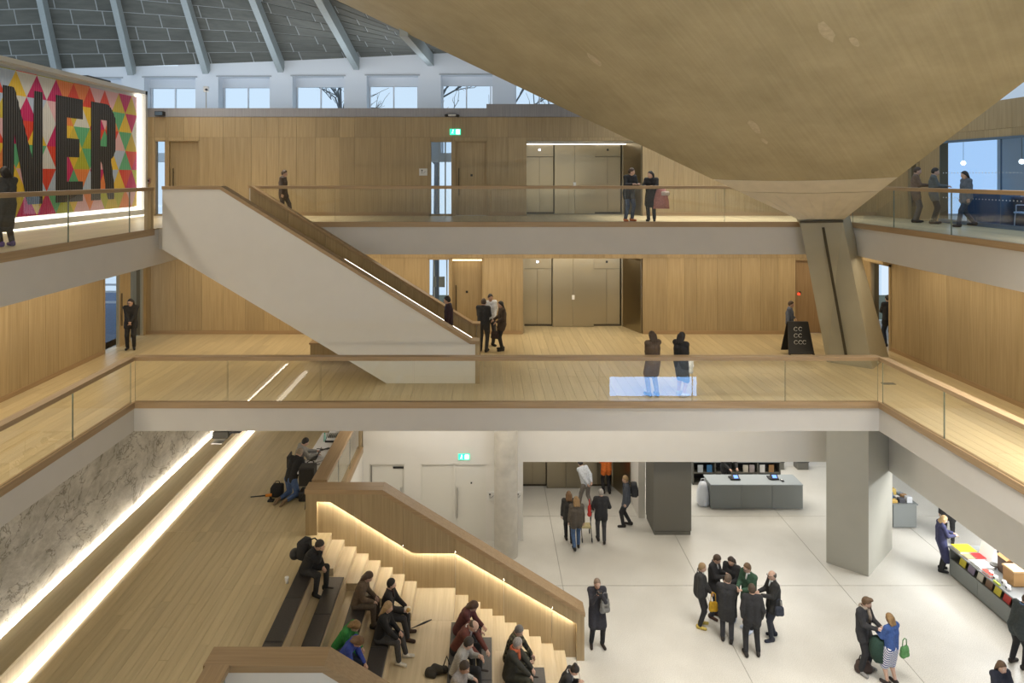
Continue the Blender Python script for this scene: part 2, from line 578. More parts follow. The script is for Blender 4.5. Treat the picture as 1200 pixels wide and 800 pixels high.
def panels(parent, axis, plane, face, a0, a1, z0, z1, openings=(), rows=(), widths=(0.45, 1.2), mat=None, gap=0.007):
    fixed = sorted({a0, a1} | {v for o in openings for v in o[:2] if a0 < v < a1})
    cols = []
    for i in range(len(fixed) - 1):
        lo, hi = fixed[i], fixed[i + 1]
        a = lo
        while hi - a > widths[1] * 1.3:
            nx = a + random.uniform(*widths)
            cols.append((a, nx))
            a = nx
        if hi - a > widths[1]:
            cols += [(a, (a + hi) / 2), ((a + hi) / 2, hi)]
        else:
            cols.append((a, hi))
    zfix = sorted({z0, z1} | {r for r in rows if z0 < r < z1})
    for lo, hi in cols:
        ca = (lo + hi) / 2
        for j in range(len(zfix) - 1):
            segs = [(zfix[j], zfix[j + 1])]
            for o in openings:
                if o[0] < ca < o[1]:
                    nxt = []
                    for s0, s1 in segs:
                        if o[3] <= s0 or o[2] >= s1: nxt.append((s0, s1)); continue
                        if o[2] > s0: nxt.append((s0, o[2]))
                        if o[3] < s1: nxt.append((o[3], s1))
                    segs = nxt
            for s0, s1 in segs:
                if s1 - s0 > 0.03:
                    piece('panel', mat, parent, *span(axis, plane, face, 0, 0.03, lo + gap / 2, hi - gap / 2, s0 + gap / 2, s1 - gap / 2))

def panel_wall(name, axis, plane, face, a0, a1, z0, z1, openings=(), rows=(), widths=(0.45, 1.2), mat=None):
    w = wall(name, axis, plane, face, a0, a1, z0, z1, openings, M_JOINT, 0.28, 0.02)
    panels(w, axis, plane, face, a0, a1, z0, z1, openings, rows, widths, mat or M_WALLWOOD)
    return w

def boards(parent, x0, x1, y0, y1, ztop, w, lens, mat=None, thick=0.02, gap=0.006, name='floor_board'):
    x, n = x0, 0
    while x < x1 - 0.02:
        xe = min(x + w, x1)
        y = y0 - random.uniform(0, lens * 0.7)
        while y < y1:
            ye = y + lens * random.uniform(0.8, 1.25)
            a, b = max(y, y0), min(ye, y1)
            if y1 - b < 0.4: b = y1; ye = y1
            if b - a > 0.05:
                piece(name, mat or M_FLOORWOOD, parent, x + gap / 2, xe - gap / 2, a + gap / 2, b - gap / 2, ztop - thick, ztop)
                n += 1
            y = ye
        x = xe
    return n

# --- ground floor: terrazzo slabs with recessed joints
gf = struct('floor', MB().box(-5, 24, -6, 34, -0.3, -0.012), M_GROUT)
xs = [2.23 + 4.06 * k for k in range(-2, 6)]
ys = [19.96 + 4.06 * k for k in range(-6, 4)]
for i in range(len(xs) - 1):
    for j in range(len(ys) - 1):
        piece('terrazzo_slab', M_TERRAZZO, gf, xs[i] + .01, xs[i + 1] - .01, ys[j] + .01, ys[j + 1] - .01, -0.05, 0)

# --- level 1: slab, plaster edges, boards
LX0, LX1, LY = -9.0, 10.03, 17.44
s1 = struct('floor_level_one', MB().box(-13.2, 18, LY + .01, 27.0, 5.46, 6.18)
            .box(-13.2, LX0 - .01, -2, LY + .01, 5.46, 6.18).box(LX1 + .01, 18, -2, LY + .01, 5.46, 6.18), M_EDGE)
boards(s1, LX0, LX1 + .02, LY, 26.3, Z1, 0.27, 4.4)
boards(s1, -12.6, LX0, 6.0, 26.3, Z1, 0.27, 7.0)
boards(s1, LX1 + .02, 14.2, 6.0, 26.3, Z1, 0.27, 7.0)
b = MB().box(LX0 - .02, LX1 + .02, LY - .03, LY + .10, 6.05, 6.21)
struct('trim_1', b, M_TRIM)
struct('trim_2', MB().box(LX0 - .10, LX0 + .03, -2, LY - .03, 6.05, 6.21), M_TRIMY)
struct('trim_3', MB().box(LX1 - .03, LX1 + .10, -2, LY - .03, 6.05, 6.21), M_TRIMY)

# --- level 2: slab and edges
WX0, WX1, WY = -9.25, 11.55, 21.7
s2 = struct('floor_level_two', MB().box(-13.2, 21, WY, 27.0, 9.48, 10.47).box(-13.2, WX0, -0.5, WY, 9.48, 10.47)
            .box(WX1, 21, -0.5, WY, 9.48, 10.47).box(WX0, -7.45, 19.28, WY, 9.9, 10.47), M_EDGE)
boards(s2, -7.45, WX1, WY, 26.4, Z2, 0.30, 9.0)
boards(s2, -13.1, -7.45, 19.28, 26.4, Z2, 0.30, 9.0)
boards(s2, -13.1, WX0, 6.0, 19.28, Z2, 0.30, 13.0)
boards(s2, WX1, 14.5, 6.0, 26.4, Z2, 0.30, 13.0)
struct('trim_4', MB().box(-7.2, WX1 + .02, WY - .03, WY + .08, 10.35, 10.51), M_TRIM)
struct('trim_5', MB().box(WX0 - .06, WX0 + .03, -0.5, 18.98, 10.33, 10.51), M_TRIMY)
struct('trim_6', MB().box(WX1 - .03, WX1 + .06, -0.5, WY - .03, 10.35, 10.51), M_TRIMY)

# --- back walls
op1 = [(1.34, 5.70, 6.2, 8.95), (-2.12, -1.34, 6.2, 8.95), (-1.29, -0.12, 6.2, 8.95), (11.27, 12.3, 6.2, 8.9)]
wb1 = panel_wall('wall_back', 'x', 24.9, -1, -13.1, 14.0, Z1, 9.48, op1, (8.98,), (0.42, 1.1))
op2 = [(1.48, 5.76, Z2, 13.26), (-2.08, -1.26, Z2, 13.26), (-1.17, 0.03, Z2, 13.26), (-12.25, -11.84, Z2, 13.28), (-11.75, -10.6, Z2, 13.28)]
wb2 = panel_wall('wall_back_upper', 'x', 25.2, -1, -13.1, 16.0, Z2, 14.14, op2, (13.39,), (0.42, 1.1))
for z, y, segs in ((Z1, 24.9, [(-13.1, -2.16), (-0.1, 1.3), (5.74, 11.2), (12.35, 13.3)]), (Z2, 25.2, [(-10.5, -2.12), (0.08, 1.44), (5.8, 14.4)])):
    for k, (a, e) in enumerate(segs):
        struct('baseboard_back', MB().box(a, e, y - .025, y, z, z + .13), M_TRIM)

# --- left and right walls of level 1
wl = panel_wall('wall_left', 'y', -12.4, 1, 2.0, 22.1, Z1, 9.48, (), (), (0.45, 1.25))
wl2 = panel_wall('wall_left_far', 'y', -12.4, 1, 24.72, 24.9, Z1, 9.48, (), (), (0.45, 1.25))
wr = panel_wall('wall_right', 'y', 13.35, -1, 2.0, 22.5, Z1, 9.48, (), (9.2,), (0.6, 1.4))
wr2 = panel_wall('wall_right_far', 'y', 13.35, -1, 23.7, 24.9, Z1, 9.48, (), (9.2,), (0.6, 1.4))
struct('trim_7', MB().box(13.07, 13.35, 22.5, 23.7, 9.05, 9.48), M_WALLWOOD)
struct('trim_8', MB().box(-12.65, -12.4, 22.1, 24.72, 9.1, 9.48), M_WALLWOOD)
struct('baseboard_left', MB().box(-12.4, -12.375, 2, 22.1, Z1, Z1 + .13), M_TRIMY)
struct('baseboard_right', MB().box(13.325, 13.35, 2, 22.5, Z1, Z1 + .13), M_TRIMY)

# --- level 2 side walls
wall('wall_left_upper', 'y', -12.98, 1, 2.0, 25.2, Z2, 15.0, (), M_COOLWHITE, 0.25)
op3 = [(22.7, 23.3, Z2, 13.2), (6.0, 21.7, Z2, 13.07)]
panel_wall('wall_right_upper', 'y', 14.4, -1, 4.0, 25.2, Z2, 14.1, op3, (13.3,), (0.5, 1.2))

# --- landing with its plaster wall on the left
lf = struct('floor_landing', MB().box(-9.0, -4.05, 17.05, 24.25, 2.75, 3.075).box(-9.0, -3.87, 11.2, 17.05, 2.75, 3.075)
            .box(-9.0, -4.05, 4.0, 11.2, 2.75, 3.075), M_WHITE)
boards(lf, -8.3, -4.05, 17.05, 24.2, ZM, 0.19, 3.4, gap=.004)
boards(lf, -8.3, -3.86, 11.2, 17.05, ZM, 0.19, 3.4, gap=.004)
boards(lf, -8.3, -4.05, 5.0, 11.2, ZM, 0.28, 6.0)
struct('trim_9', MB().box(-4.12, -4.02, 17.28, 22.3, 2.95, 3.14), M_TRIMY)
struct('wall_landing_left', MB().box(-9.35, -9.02, 3.0, 24.3, ZM - .3, 5.46), M_PLASTER)
struct('wall_landing_back', MB().box(-9.3, -4.0, 24.25, 24.5, 0, 5.46).box(-4.05, -3.9, 22.72, 24.25, 0, 5.46), M_WHITE)
struct('trim_13', MB().box(-3.868, -3.852, 11.2, 17.0, 2.72, 3.095), M_STEP)
struct('wall_landing_side', MB().box(-4.3, -4.06, 17.3, 22.4, 0, 2.75), M_WHITE)
bench = thing('long_bench', 'long low oak bench along the rough plaster wall, lit beneath and behind', 'bench', (-8.6, 12, ZM))
MB().box(-8.92, -8.25, 4.0, 24.2, 3.44, 3.50).build('bench_top', M_FLOORWOOD, bench)
MB().box(-8.30, -8.27, 4.0, 24.2, 3.14, 3.44).build('front_board', M_WALLWOOD, bench)
for y in (5, 9, 13, 17, 21):
    MB().box(-8.90, -8.30, y, y + .06, ZM, 3.44).build('support', M_WALLWOOD, bench)
tag(MB().box(-8.26, -8.07, 4.0, 24.2, ZM + .004, ZM + .03).build('light_strip', M_LEDFLOOR), 'white strip of light along the floor in front of the long bench', 'light strip')
tag(MB().box(-9.018, -8.94, 4.0, 24.2, 3.42, 3.49).build('light_strip', M_LEDWALL), 'white strip of light in the gap between bench and plaster wall', 'light strip')

# --- ground floor walls
opg = [(1.2, 5.3, 0, 2.59), (6.83, 11.13, 0, 2.59)]
wg = wall('wall_back_ground', 'x', 22.4, -1, -4.05, 11.6, 0, 5.46, [(1.2, 11.6, 0, 2.59), (-3.86, -2.68, 0, 2.53), (-2.16, -0.02, 0, 2.53)], M_WHITE, 0.3)
struct('wall_lobby_left', MB().box(0.9, 1.2, 22.7, 26.5, 0, 2.6), M_WHITE)
struct('wall_lobby_right', MB().box(5.32, 5.56, 23.9, 26.6, 0, 2.6), M_WHITE)
struct('ceiling_lobby', MB().box(0.9, 5.6, 22.7, 26.8, 4.5, 4.6), M_WHITE)
wall('wall_right_ground', 'y', 12.8, -1, 2.0, 21.9, 0, 5.46, [(8.0, 21.9, 0, 2.59)], M_WHITE, 0.3)
struct('wall_shop_back', MB().box(5.5, 24, 31.0, 31.2, 0, 5.4), M_WHITE)
struct('wall_shop_side', MB().box(22, 22.2, 4, 31.0, 0, 5.4), M_WHITE)

# --- round column in front of the white wall
b = MB().lathe([(.37, 0), (.37, 2.86)], (.62, 21.6, 0), 28)
b.lathe([(.37, 2.875), (.37, 5.46)], (.62, 21.6, 0), 28)
b.lathe([(.364, 2.86), (.364, 2.875)], (.62, 21.6, 0), 28)
rc = tag(b.build('round_column', M_COLUMN, None, True), 'round pale cast concrete column in front of the white wall', 'column')
rc.modifiers.new('edge', 'EDGE_SPLIT')

# --- grey clad column beside the lift lobby
gc = thing('clad_column', 'square dark grey clad column between lift lobby and shop', 'column', (6.2, 23.3, 0))
MB().box(5.58, 6.83, 22.75, 23.9, 0.14, 4.5).build('cladding', M_DARKPANEL, gc)
MB().box(5.60, 6.81, 22.77, 23.88, 0, 0.12).build('plinth', M_DARKPANEL, gc)

# --- the leaning pier and its base
pier_low = [(10.57, 21.2), (11.55, 20.4), (12.85, 21.8), (12.0, 22.35)]
base = thing('concrete_pier', 'broad pale painted pier standing on the terrazzo beside the shop', 'pier', (11.6, 21.3, 0))
MB().prism_z([(10.53, 21.15), (11.42, 20.4), (13.05, 21.95), (12.2, 22.5)], 0, 5.46).build('shaft', M_PIERLOW, base)
leg = thing('leaning_pier', 'leaning painted pier with long dark slot carrying the concrete roof', 'pier', (11.6, 21.3, Z1))
top = [(9.63, 20.98, 10.58), (10.94, 20.98, 10.60), (11.30, 21.3, 10.85), (9.9, 21.9, 10.7)]
lo = [(x, y, Z1) for x, y in pier_low]
b = MB().add(lo + top, [(3, 2, 1, 0), (4, 5, 6, 7), (0, 1, 5, 4), (1, 2, 6, 5), (2, 3, 7, 6), (3, 0, 4, 7)])
b.build('shaft', M_PIER, leg)
def on_front(u, v):
    a = Vector(lo[0]).lerp(Vector(lo[1]), u)
    c = Vector(top[0]).lerp(Vector(top[1]), u)
    return a.lerp(c, v)
p0, p1 = on_front(.47, .07), on_front(.52, .955)
nrm = (Vector(lo[1]) - Vector(lo[0])).cross(Vector(top[0]) - Vector(lo[0])).normalized()
MB().bar(p0 + nrm * .004, p1 + nrm * .004, .075, .02, nrm).build('slot', plain('slot_shadow_gap', (.06, .05, .03), .9), leg)
MB().bar(Vector(top[0]) + Vector((0, -.01, -.02)), Vector(top[1]) + Vector((0, -.01, -.02)), .1, .07).build('bearing_plate', M_DARKSTEEL, leg)

# --- the concrete roof shell that comes down to the pier
CX, CY = 10.97, 21.0
def shell(u, v):
    z = 9.96 + .476 * u + .458 * v - .025 * u * v + .70 * max(0, 1 - u / 4)
    return (CX - u, CY - v, z)
NS, NT = 44, 40
vs, fs, bl = [], [], []
for j in range(NT + 1):
    t = (j / NT) ** 1.3
    ul, vr = 4 + 38 * t, 2.8 + 38 * t
    for i in range(NS + 1):
        s = i / NS
        vs.append(shell(ul * (1 - s), vr * s))
        bl.append((ul * (1 - s) - vr * s, ul * (1 - s) + vr * s, 0))
for j in range(NT):
    for i in range(NS):
        a = j * (NS + 1) + i
        fs.append((a, a + 1, a + NS + 2, a + NS + 1))
n0 = len(vs)
vs += [(x, y, z + 0.6) for x, y, z in vs]
fs += [tuple(reversed([k + n0 for k in f])) for f in fs]
rim = [j * (NS + 1) for j in range(NT + 1)]
for a, c in zip(rim[:-1], rim[1:]):
    fs.append((a, c, c + n0, a + n0))
rim = [j * (NS + 1) + NS for j in range(NT + 1)]
for a, c in zip(rim[:-1], rim[1:]):
    fs.append((c, a, a + n0, c + n0))
roof = MB().add(vs, fs)
ro = roof.build('ceiling_concrete', M_CONC, None, True)
ro['kind'] = 'structure'
ro.data.attributes.new('board_lines', 'FLOAT_VECTOR', 'POINT').data.foreach_set('vector', [c for p in bl + bl for c in p])
ro.modifiers.new('edge', 'EDGE_SPLIT').split_angle = math.radians(40)
# pale foot facet, cast in blocks with thin joints
crease = [Vector(shell(4 * (1 - i / 8), 2.8 * i / 8)) for i in range(9)]
foot = [Vector((9.63, 20.99, 10.62)).lerp(Vector((10.97, 20.99, 10.62)), i / 8) for i in range(9)]
def facet(t0, t1, i0, i1):
    b = MB()
    q = []
    g = .006
    for i in range(i0, i1 + 1):
        for t in (t0 + g, t1 - g):
            q.append(foot[i].lerp(crease[i], t))
    n = len(q)
    out = Vector((-.4, -.9, -.6)).normalized()
    back = [p - out * .35 for p in q]
    f = []
    for k in range(i1 - i0):
        a = 2 * k
        f += [(a, a + 1, a + 3, a + 2), (a + n + 2, a + n + 3, a + n + 1, a + n), (a, a + 2, a + n + 2, a + n), (a + 1, a + n + 1, a + n + 3, a + 3)]
    f += [(0, n, n + 1, 1), (n - 2, n - 1, 2 * n - 1, 2 * n - 2)]
    return b.add(q + back, f)
for k, (t0, t1) in enumerate(((0, .70), (.70, 1.0))):
    facet(t0, t1, 0, 8).build('foot_block', M_CONCPALE, ro)
# faint repaired patches in the concrete
def shell_hit(px, py):
    y = 6.0
    while y < 21:
        x, z = (px - 570) * y / S, 12 + (205 - py) * y / S
        u, v = CX - x, CY - y
        if u >= 0 and v >= 0 and shell(u, v)[2] < z: return u, v
        y += .02
    return 5, 5
M_PATCH = plain('pale_patch_mortar', (.455, .38, .25), .8, noise=.12, nscale=9)
for px, py, r in ((697, 70, .17), (884, 148, .19), (896, 165, .10), (968, 36, .20), (1001, 48, .12)):
    u, v = shell_hit(px, py)
    c = Vector(shell(u, v))
    eu = (Vector(shell(u + .1, v)) - c).normalized()
    ev = (Vector(shell(u, v + .1)) - c).normalized()
    n = eu.cross(ev).normalized()
    if n.z > 0: n = -n
    d = (eu + ev).normalized()
    w = n.cross(d)
    k_ = 12
    pts = [c + n * .006 + d * math.cos(t) * r * 1.9 * random.uniform(.8, 1.1) + w * math.sin(t) * r * .62 * random.uniform(.8, 1.1) for t in [2 * PI * k / k_ for k in range(k_)]]
    MB().add(pts + [p - n * .03 for p in pts], [tuple(range(k_)), tuple(reversed(range(k_, 2 * k_)))] + [(k, (k + 1) % k_, (k + 1) % k_ + k_, k + k_) for k in range(k_)]).build('patch_repair', M_PATCH, ro)

# --- the outer roof: ribs and dark boards running up from the white clerestory wall
YW = 31.0
ribs = [(-22.6, 16.6, 3.2, 3.0), (-19.4, 16.7, 2.8, 3.4), (-16.04, 16.8, 2.09, 4.0), (-12.67, 16.92, 1.217, 5.5), (-9.3, 17.06, .60, 8.0), (-5.89, 17.22, .187, 10.5), (-2.52, 17.4, -.07, 10.2), (0.9, 17.55, -.20, 10.5), (4.2, 17.7, -.30, 9)]
bk = MB()
def roofpt(i, t, lift=0.0):
    x, z, r, T = ribs[i]
    return Vector((x, YW - t * T, z + r * t * T + lift))
NR, NSUB = 15, 6
for i in range(len(ribs) - 1):
    for j in range(NR):
        for k in range(NSUB):
            def q(s, t, l): return roofpt(i, t, l).lerp(roofpt(i + 1, t, l), s)
            a = [q(s, t, .13) for s, t in ((k / NSUB, j / NR), ((k + 1) / NSUB, j / NR), ((k + 1) / NSUB, (j + 1) / NR), (k / NSUB, (j + 1) / NR))]
            up = Vector((0, 0, .15))
            bk.add(a + [p + up for p in a], [(0, 1, 2, 3), (7, 6, 5, 4)])
co = struct('ceiling_outer', bk, M_ROOFGAP)
for i in range(len(ribs) - 1):
    rows = 15
    for j in range(rows):
        cuts = sorted([0.0, 1.0] + [((j * .37 + k * .43 + i * .21) % 1.0) for k in range(2)])
        for s0, s1 in zip(cuts[:-1], cuts[1:]):
            if s1 - s0 < .06: continue
            t0, t1 = (j + .05) / rows, (j + .95) / rows
            e = .009
            def q(s, t, l): return roofpt(i, t, l).lerp(roofpt(i + 1, t, l), s)
            a = [q(s0 + e, t0, .10), q(s1 - e, t0, .10), q(s1 - e, t1, .10), q(s0 + e, t1, .10)]
            c = [q(s0 + e, t0, .128), q(s1 - e, t0, .128), q(s1 - e, t1, .128), q(s0 + e, t1, .128)]
            MB().add(a + c, [(0, 1, 2, 3), (7, 6, 5, 4), (0, 4, 5, 1), (1, 5, 6, 2), (2, 6, 7, 3), (3, 7, 4, 0)]).build('roof_board', M_ROOFBOARD, co)
for i in range(len(ribs)):
    MB().bar(roofpt(i, 0, -.20) + Vector((0, -.02, 0)), roofpt(i, 1, -.20), .26, .52).build('roof_rib', M_RIB, co)

# --- clerestory wall with deep window recesses
wins = [-17.75 + 3.37 * k for k in range(-1, 9)]
opw = [(c - 1.17, c + 1.17, 13.0, 16.36 + .03 * k) for k, c in enumerate(wins)]
wc = wall('wall_clerestory', 'x', YW, -1, -26, 14, 12.6, 16.95, opw, M_COOLWHITE, 0.9)
bb = MB().prism_y([(-14, 16.95), (14, 16.95), (14, 18.3), (0, 17.75), (-14, 17.05)], YW, YW + .5)
struct('wall_clerestory_top', bb, M_COOLWHITE)
for k, c in enumerate(wins):
    top_ = 16.36 + .03 * k
    fr = struct('window_%d' % (k + 1), MB().box(c - 1.17, c + 1.17, YW + .55, YW + .75, top_ - .42, top_), M_COOLWHITE)
    f = MB()
    for x in (c - 1.12, c - .02, c + 1.10):
        f.box(x - .03, x + .03, YW + .6, YW + .68, 13, top_ - .42)
    f.build('window_frame', M_COOLWHITE, fr)
    for x0, x1 in ((c - 1.08, c - .05), (c + .01, c + 1.06)):
        MB().box(x0, x1, YW + .63, YW + .645, 13, top_ - .42).build('pane', M_WINGLASS, fr)
    MB().box(c - 1.25, c + 1.25, YW - .03, YW, top_, top_ + .06).build('window_head', plain('grey_shadow_line', (.42, .44, .46), .6), fr)
# right clerestory, glimpsed beyond the concrete
opr = [(9.0 + 3.3 * k, 11.4 + 3.3 * k, 14.4, 16.2) for k in range(5)]
wall('wall_clerestory_right', 'y', 19.5, -1, 4, 31, 14.0, 18.5, opr, M_COOLWHITE, 0.4)
for k, o in enumerate(opr):
    fr = struct('window_%d' % (k + 20), MB().box(19.62, 19.72, (o[0] + o[1]) / 2 - .04, (o[0] + o[1]) / 2 + .04, o[2], o[3]), M_COOLWHITE)
    MB().box(19.66, 19.675, o[0], o[1], o[2], o[3]).build('pane', M_WINGLASS, fr)

# --- ledge over the upper back wall
lg = struct('trim_10', MB().box(-13.1, 0.0, 25.22, 25.6, 14.15, 14.47), M_LEDGE)
struct('trim_11', MB().box(0.0, 14.0, 25.2, 27.5, 14.15, 14.62), M_LEDGE)
struct('ceiling_rooms', MB().box(-13.1, 14.0, 25.5, 31, 13.9, 14.1), M_COOLWHITE)
struct('ceiling_rooms_right', MB().box(14.5, 21, 4, 31, 13.9, 14.1), M_COOLWHITE)

# --- room behind the glazing on the right of level 2
struct('floor_office', MB().box(14.45, 21, 4, 25.2, 10.47, 10.495), M_FLOORWOOD)
opo = [(8.2 + 3.6 * k, 10.9 + 3.6 * k, 11.3, 13.4) for k in range(5)]
wall('wall_office', 'y', 20.2, -1, 4, 27, Z2, 13.9, opo, M_COOLWHITE, 0.35)
for k, o in enumerate(opo):
    fr = struct('window_%d' % (k + 30), MB().box(20.3, 20.38, o[0], o[0] + .07, o[2], o[3]).box(20.3, 20.38, o[1] - .07, o[1], o[2], o[3]).box(20.3, 20.38, (o[0] + o[1]) / 2 - .04, (o[0] + o[1]) / 2 + .04, o[2], o[3]), M_COOLWHITE)
    MB().box(20.33, 20.345, o[0], o[1], o[2], o[3]).build('pane', M_WINGLASS, fr)
gz = struct('window_40', MB().box(14.36, 14.46, 6, 21.7, 13.0, 13.07).box(14.36, 14.46, 6, 21.7, Z2, Z2 + .12), M_BLUEGREY)
for y0 in [21.7 - 2.6 * k for k in range(1, 7)]:
    MB().box(14.39, 14.41, y0 + .012, y0 + 2.588, Z2 + .12, 13.0).build('pane', M_OFFICEGLASS, gz)
    MB().box(14.38, 14.42, y0 - .012, y0 + .012, Z2 + .12, 13.0).build('mullion', M_BLUEGREY, gz)
dots = MB()
for k in range(110):
    for z in (11.28, 12.05):
        dots.box(14.383, 14.388, 21.5 - k * .13 - .03, 21.5 - k * .13, z, z + .03)
dots.build('dot_band', plain('frosted_dot', (.75, .82, .9), .5), gz)

# --- doors and windows in the back walls
def glazed_slot(n, x0, x1, y, z0, z1, depth=2.5):
    """tall narrow window beside a door: frame, pane, and the bright stair lobby behind it"""
    w = struct('window_%d' % n, MB().box(x0, x0 + .035, y, y + .2, z0, z1).box(x1 - .035, x1, y, y + .2, z0, z1).box(x0, x1, y, y + .2, z1 - .04, z1).box(x0, x1, y, y + .2, z0, z0 + .05), M_WALLWOOD)
    MB().box(x0 + .035, x1 - .035, y + .1, y + .112, z0 + .05, z1 - .04).build('pane', M_WINGLASS, w)
    return w
glazed_slot(50, -2.12, -1.34, 24.9, Z1, 8.95)
glazed_slot(51, -2.08, -1.26, 25.2, Z2, 13.26)
glazed_slot(52, -12.25, -11.84, 25.2, Z2, 13.28)
posters = struct('window_53', MB().box(-2.0, -1.96, 25.9, 25.95, Z1, 9.2).box(-1.52, -1.48, 25.9, 25.95, Z1, 9.2), M_COOLWHITE)
MB().box(-2.03, -1.90, 25.88, 25.9, 7.75, 8.15).box(-1.80, -1.58, 25.88, 25.9, 7.75, 8.15).build('poster', plain('grey_notice', (.38, .40, .40), .7), posters)
mul = struct('trim_12', MB().box(-1.86, -1.82, 26.5, 26.56, Z2, 13.3).box(-1.62, -1.57, 26.5, 26.56, Z2, 13.3).box(-12.1, -12.07, 26.5, 26.56, Z2, 13.3).box(-12.6, -11.5, 26.5, 26.56, 11.5, 11.56), M_COOLWHITE)

def door(n, x0, x1, y, z0, z1, mat, rec=0.12, handle_x=None, knob=None, hm=None):
    d = struct('door_%d' % n, MB().box(x0 + .03, x1 - .03, y + rec, y + rec + .05, z0 + .01, z1 - .03), mat)
    MB().box(x0, x0 + .03, y, y + rec + .05, z0, z1).box(x1 - .03, x1, y, y + rec + .05, z0, z1).box(x0, x1, y, y + rec + .05, z1 - .03, z1).build('door_frame', mat, d)
    if handle_x is not None:
        MB().tube([(handle_x, y + rec - .05, z0 + .75), (handle_x, y + rec - .05, z0 + 1.75)], .016, 8).box(handle_x - .01, handle_x + .01, y + rec - .05, y + rec, z0 + .85, z0 + .87).box(handle_x - .01, handle_x + .01, y + rec - .05, y + rec, z0 + 1.6, z0 + 1.62).build('door_handle', hm or M_DARKSTEEL, d)
    if knob is not None:
        MB().box(knob - .04, knob + .04, y + rec - .012, y + rec, z0 + 1.45, z0 + 1.53).build('door_plate', M_BLACK, d)
    return d
door(1, -1.29, -0.12, 24.9, Z1, 8.95, M_WALLWOOD, 0.30, -1.12, -0.72)
door(2, -1.17, 0.03, 25.2, Z2, 13.26, M_WALLWOOD, 0.12, -1.02, -0.55)
door(3, -11.75, -10.6, 25.2, Z2, 13.28, M_WALLWOOD, 0.12, -11.6)
door(4, 11.27, 12.3, 24.9, Z1, 8.9, wood('dark_oak_door', (.22, .14, .07), (.31, .21, .11)), 0.15, None, 11.5)
tag(MB().box(-1.24, -0.17, 25.0, 25.04, 8.87, 8.90).build('light_strip', M_LEDGOLD), 'golden light strip over the recessed oak door of level one', 'light strip')
MB().box(11.42, 11.5, 25.03, 25.045, 7.6, 7.68).build('signal_lamp', plain('red_signal', (1, .05, .02), .4, emit=2), bpy.data.objects['door_4'])

# ground floor doors in the white wall
d = door(5, -3.86, -2.68, 22.4, 0, 2.53, M_DOORWHITE, 0.05, -2.80, None, M_CHROME)
MB().box(-3.80, -3.76, 22.43, 22.46, .9, 2.45).build('door_seal', plain('dark_door_seal', (.2, .19, .17), .6), d)
MB().box(-3.07, -2.72, 22.43, 22.448, 2.36, 2.42).build('door_closer', M_BLACK, d)
d = door(6, -2.16, -1.06, 22.4, 0, 2.53, M_DOORWHITE, 0.05)
d = door(7, -1.06, -0.02, 22.4, 0, 2.53, M_DOORWHITE, 0.05, -.95, None, M_CHROME)
MB().box(-.52, -.47, 22.43, 22.448, 1.86, 1.91).build('door_plate', M_BLACK, d)

# glass doors at the far left of level 1 and far right of level 1
def glass_door(n, axis_x, y0, y1, z0, z1, label=None):
    w = struct('door_%d' % n, MB().box(axis_x - .08, axis_x + .04, y0, y0 + .08, z0, z1).box(axis_x - .08, axis_x + .04, y1 - .08, y1, z0, z1).box(axis_x - .08, axis_x + .04, y0, y1, z1 - .08, z1), M_WALLWOOD)
    return w
w = glass_door(8, -12.42, 22.1, 24.72, Z1, 9.1)
MB().box(-12.50, -12.38, 23.05, 23.75, Z1, 9.05).build('door_stile', M_WALLWOOD, w)
MB().box(-12.45, -12.435, 22.18, 23.05, Z1 + .1, 9.02).build('pane', M_WINGLASS, w)
MB().box(-12.45, -12.435, 23.75, 24.64, Z1 + .1, 9.02).build('pane', M_WINGLASS, w)
MB().tube([(-12.34, 23.12, Z1 + .7), (-12.34, 23.12, Z1 + 1.8)], .02, 8).build('door_handle', M_DARKSTEEL, w)
w = glass_door(9, 13.38, 22.5, 23.7, Z1, 9.05)
MB().box(13.36, 13.375, 23.1, 23.62, Z1 + .1, 8.98).build('pane', M_WINGLASS, w)
w = glass_door(10, 14.42, 22.7, 23.3, Z2, 13.2)
MB().box(14.41, 14.425, 22.78, 23.22, Z2 + .1, 13.1).build('pane', M_WINGLASS, w)
# blue daylit room past the left glass door
struct('floor_terrace', MB().box(-22, -12.7, 19, 34, Z1 - .3, Z1 - .02), plain('blue_grey_carpet', (.10, .16, .26), .9, noise=.2))
rail = thing('terrace_railing', 'pale railing outside the glass door at far left of level one', 'railing', (-16, 25, Z1))
for z in (.35, .8, 1.1):
    MB().box(-20, -15, 29.0, 29.06, Z1 + z, Z1 + z + .08).build('rail_bar', M_COOLWHITE, rail)
for x in (-20, -17.5, -15.05):
    MB().box(x, x + .06, 29.0, 29.06, Z1, Z1 + 1.1).build('rail_post', M_COOLWHITE, rail)

# --- the entrance side behind the viewer
wall('wall_front', 'y' if False else 'x', -6.0, 1, -13.2, 22, 0, 24, [(-10 + 3.6 * k, -7.6 + 3.6 * k, 13.5, 17.0) for k in range(7)], M_WHITE, 0.3)
wall('wall_left_ground', 'y', -13.0, 1, -6, 3, 0, 24, (), M_WHITE, 0.2)
struct('ground_outside', MB().box(-40, 50, 34.2, 70, -.4, -.3).box(22.4, 50, -6, 34.2, -.4, -.3), plain('winter_grass', (.10, .11, .07), .9, noise=.2))

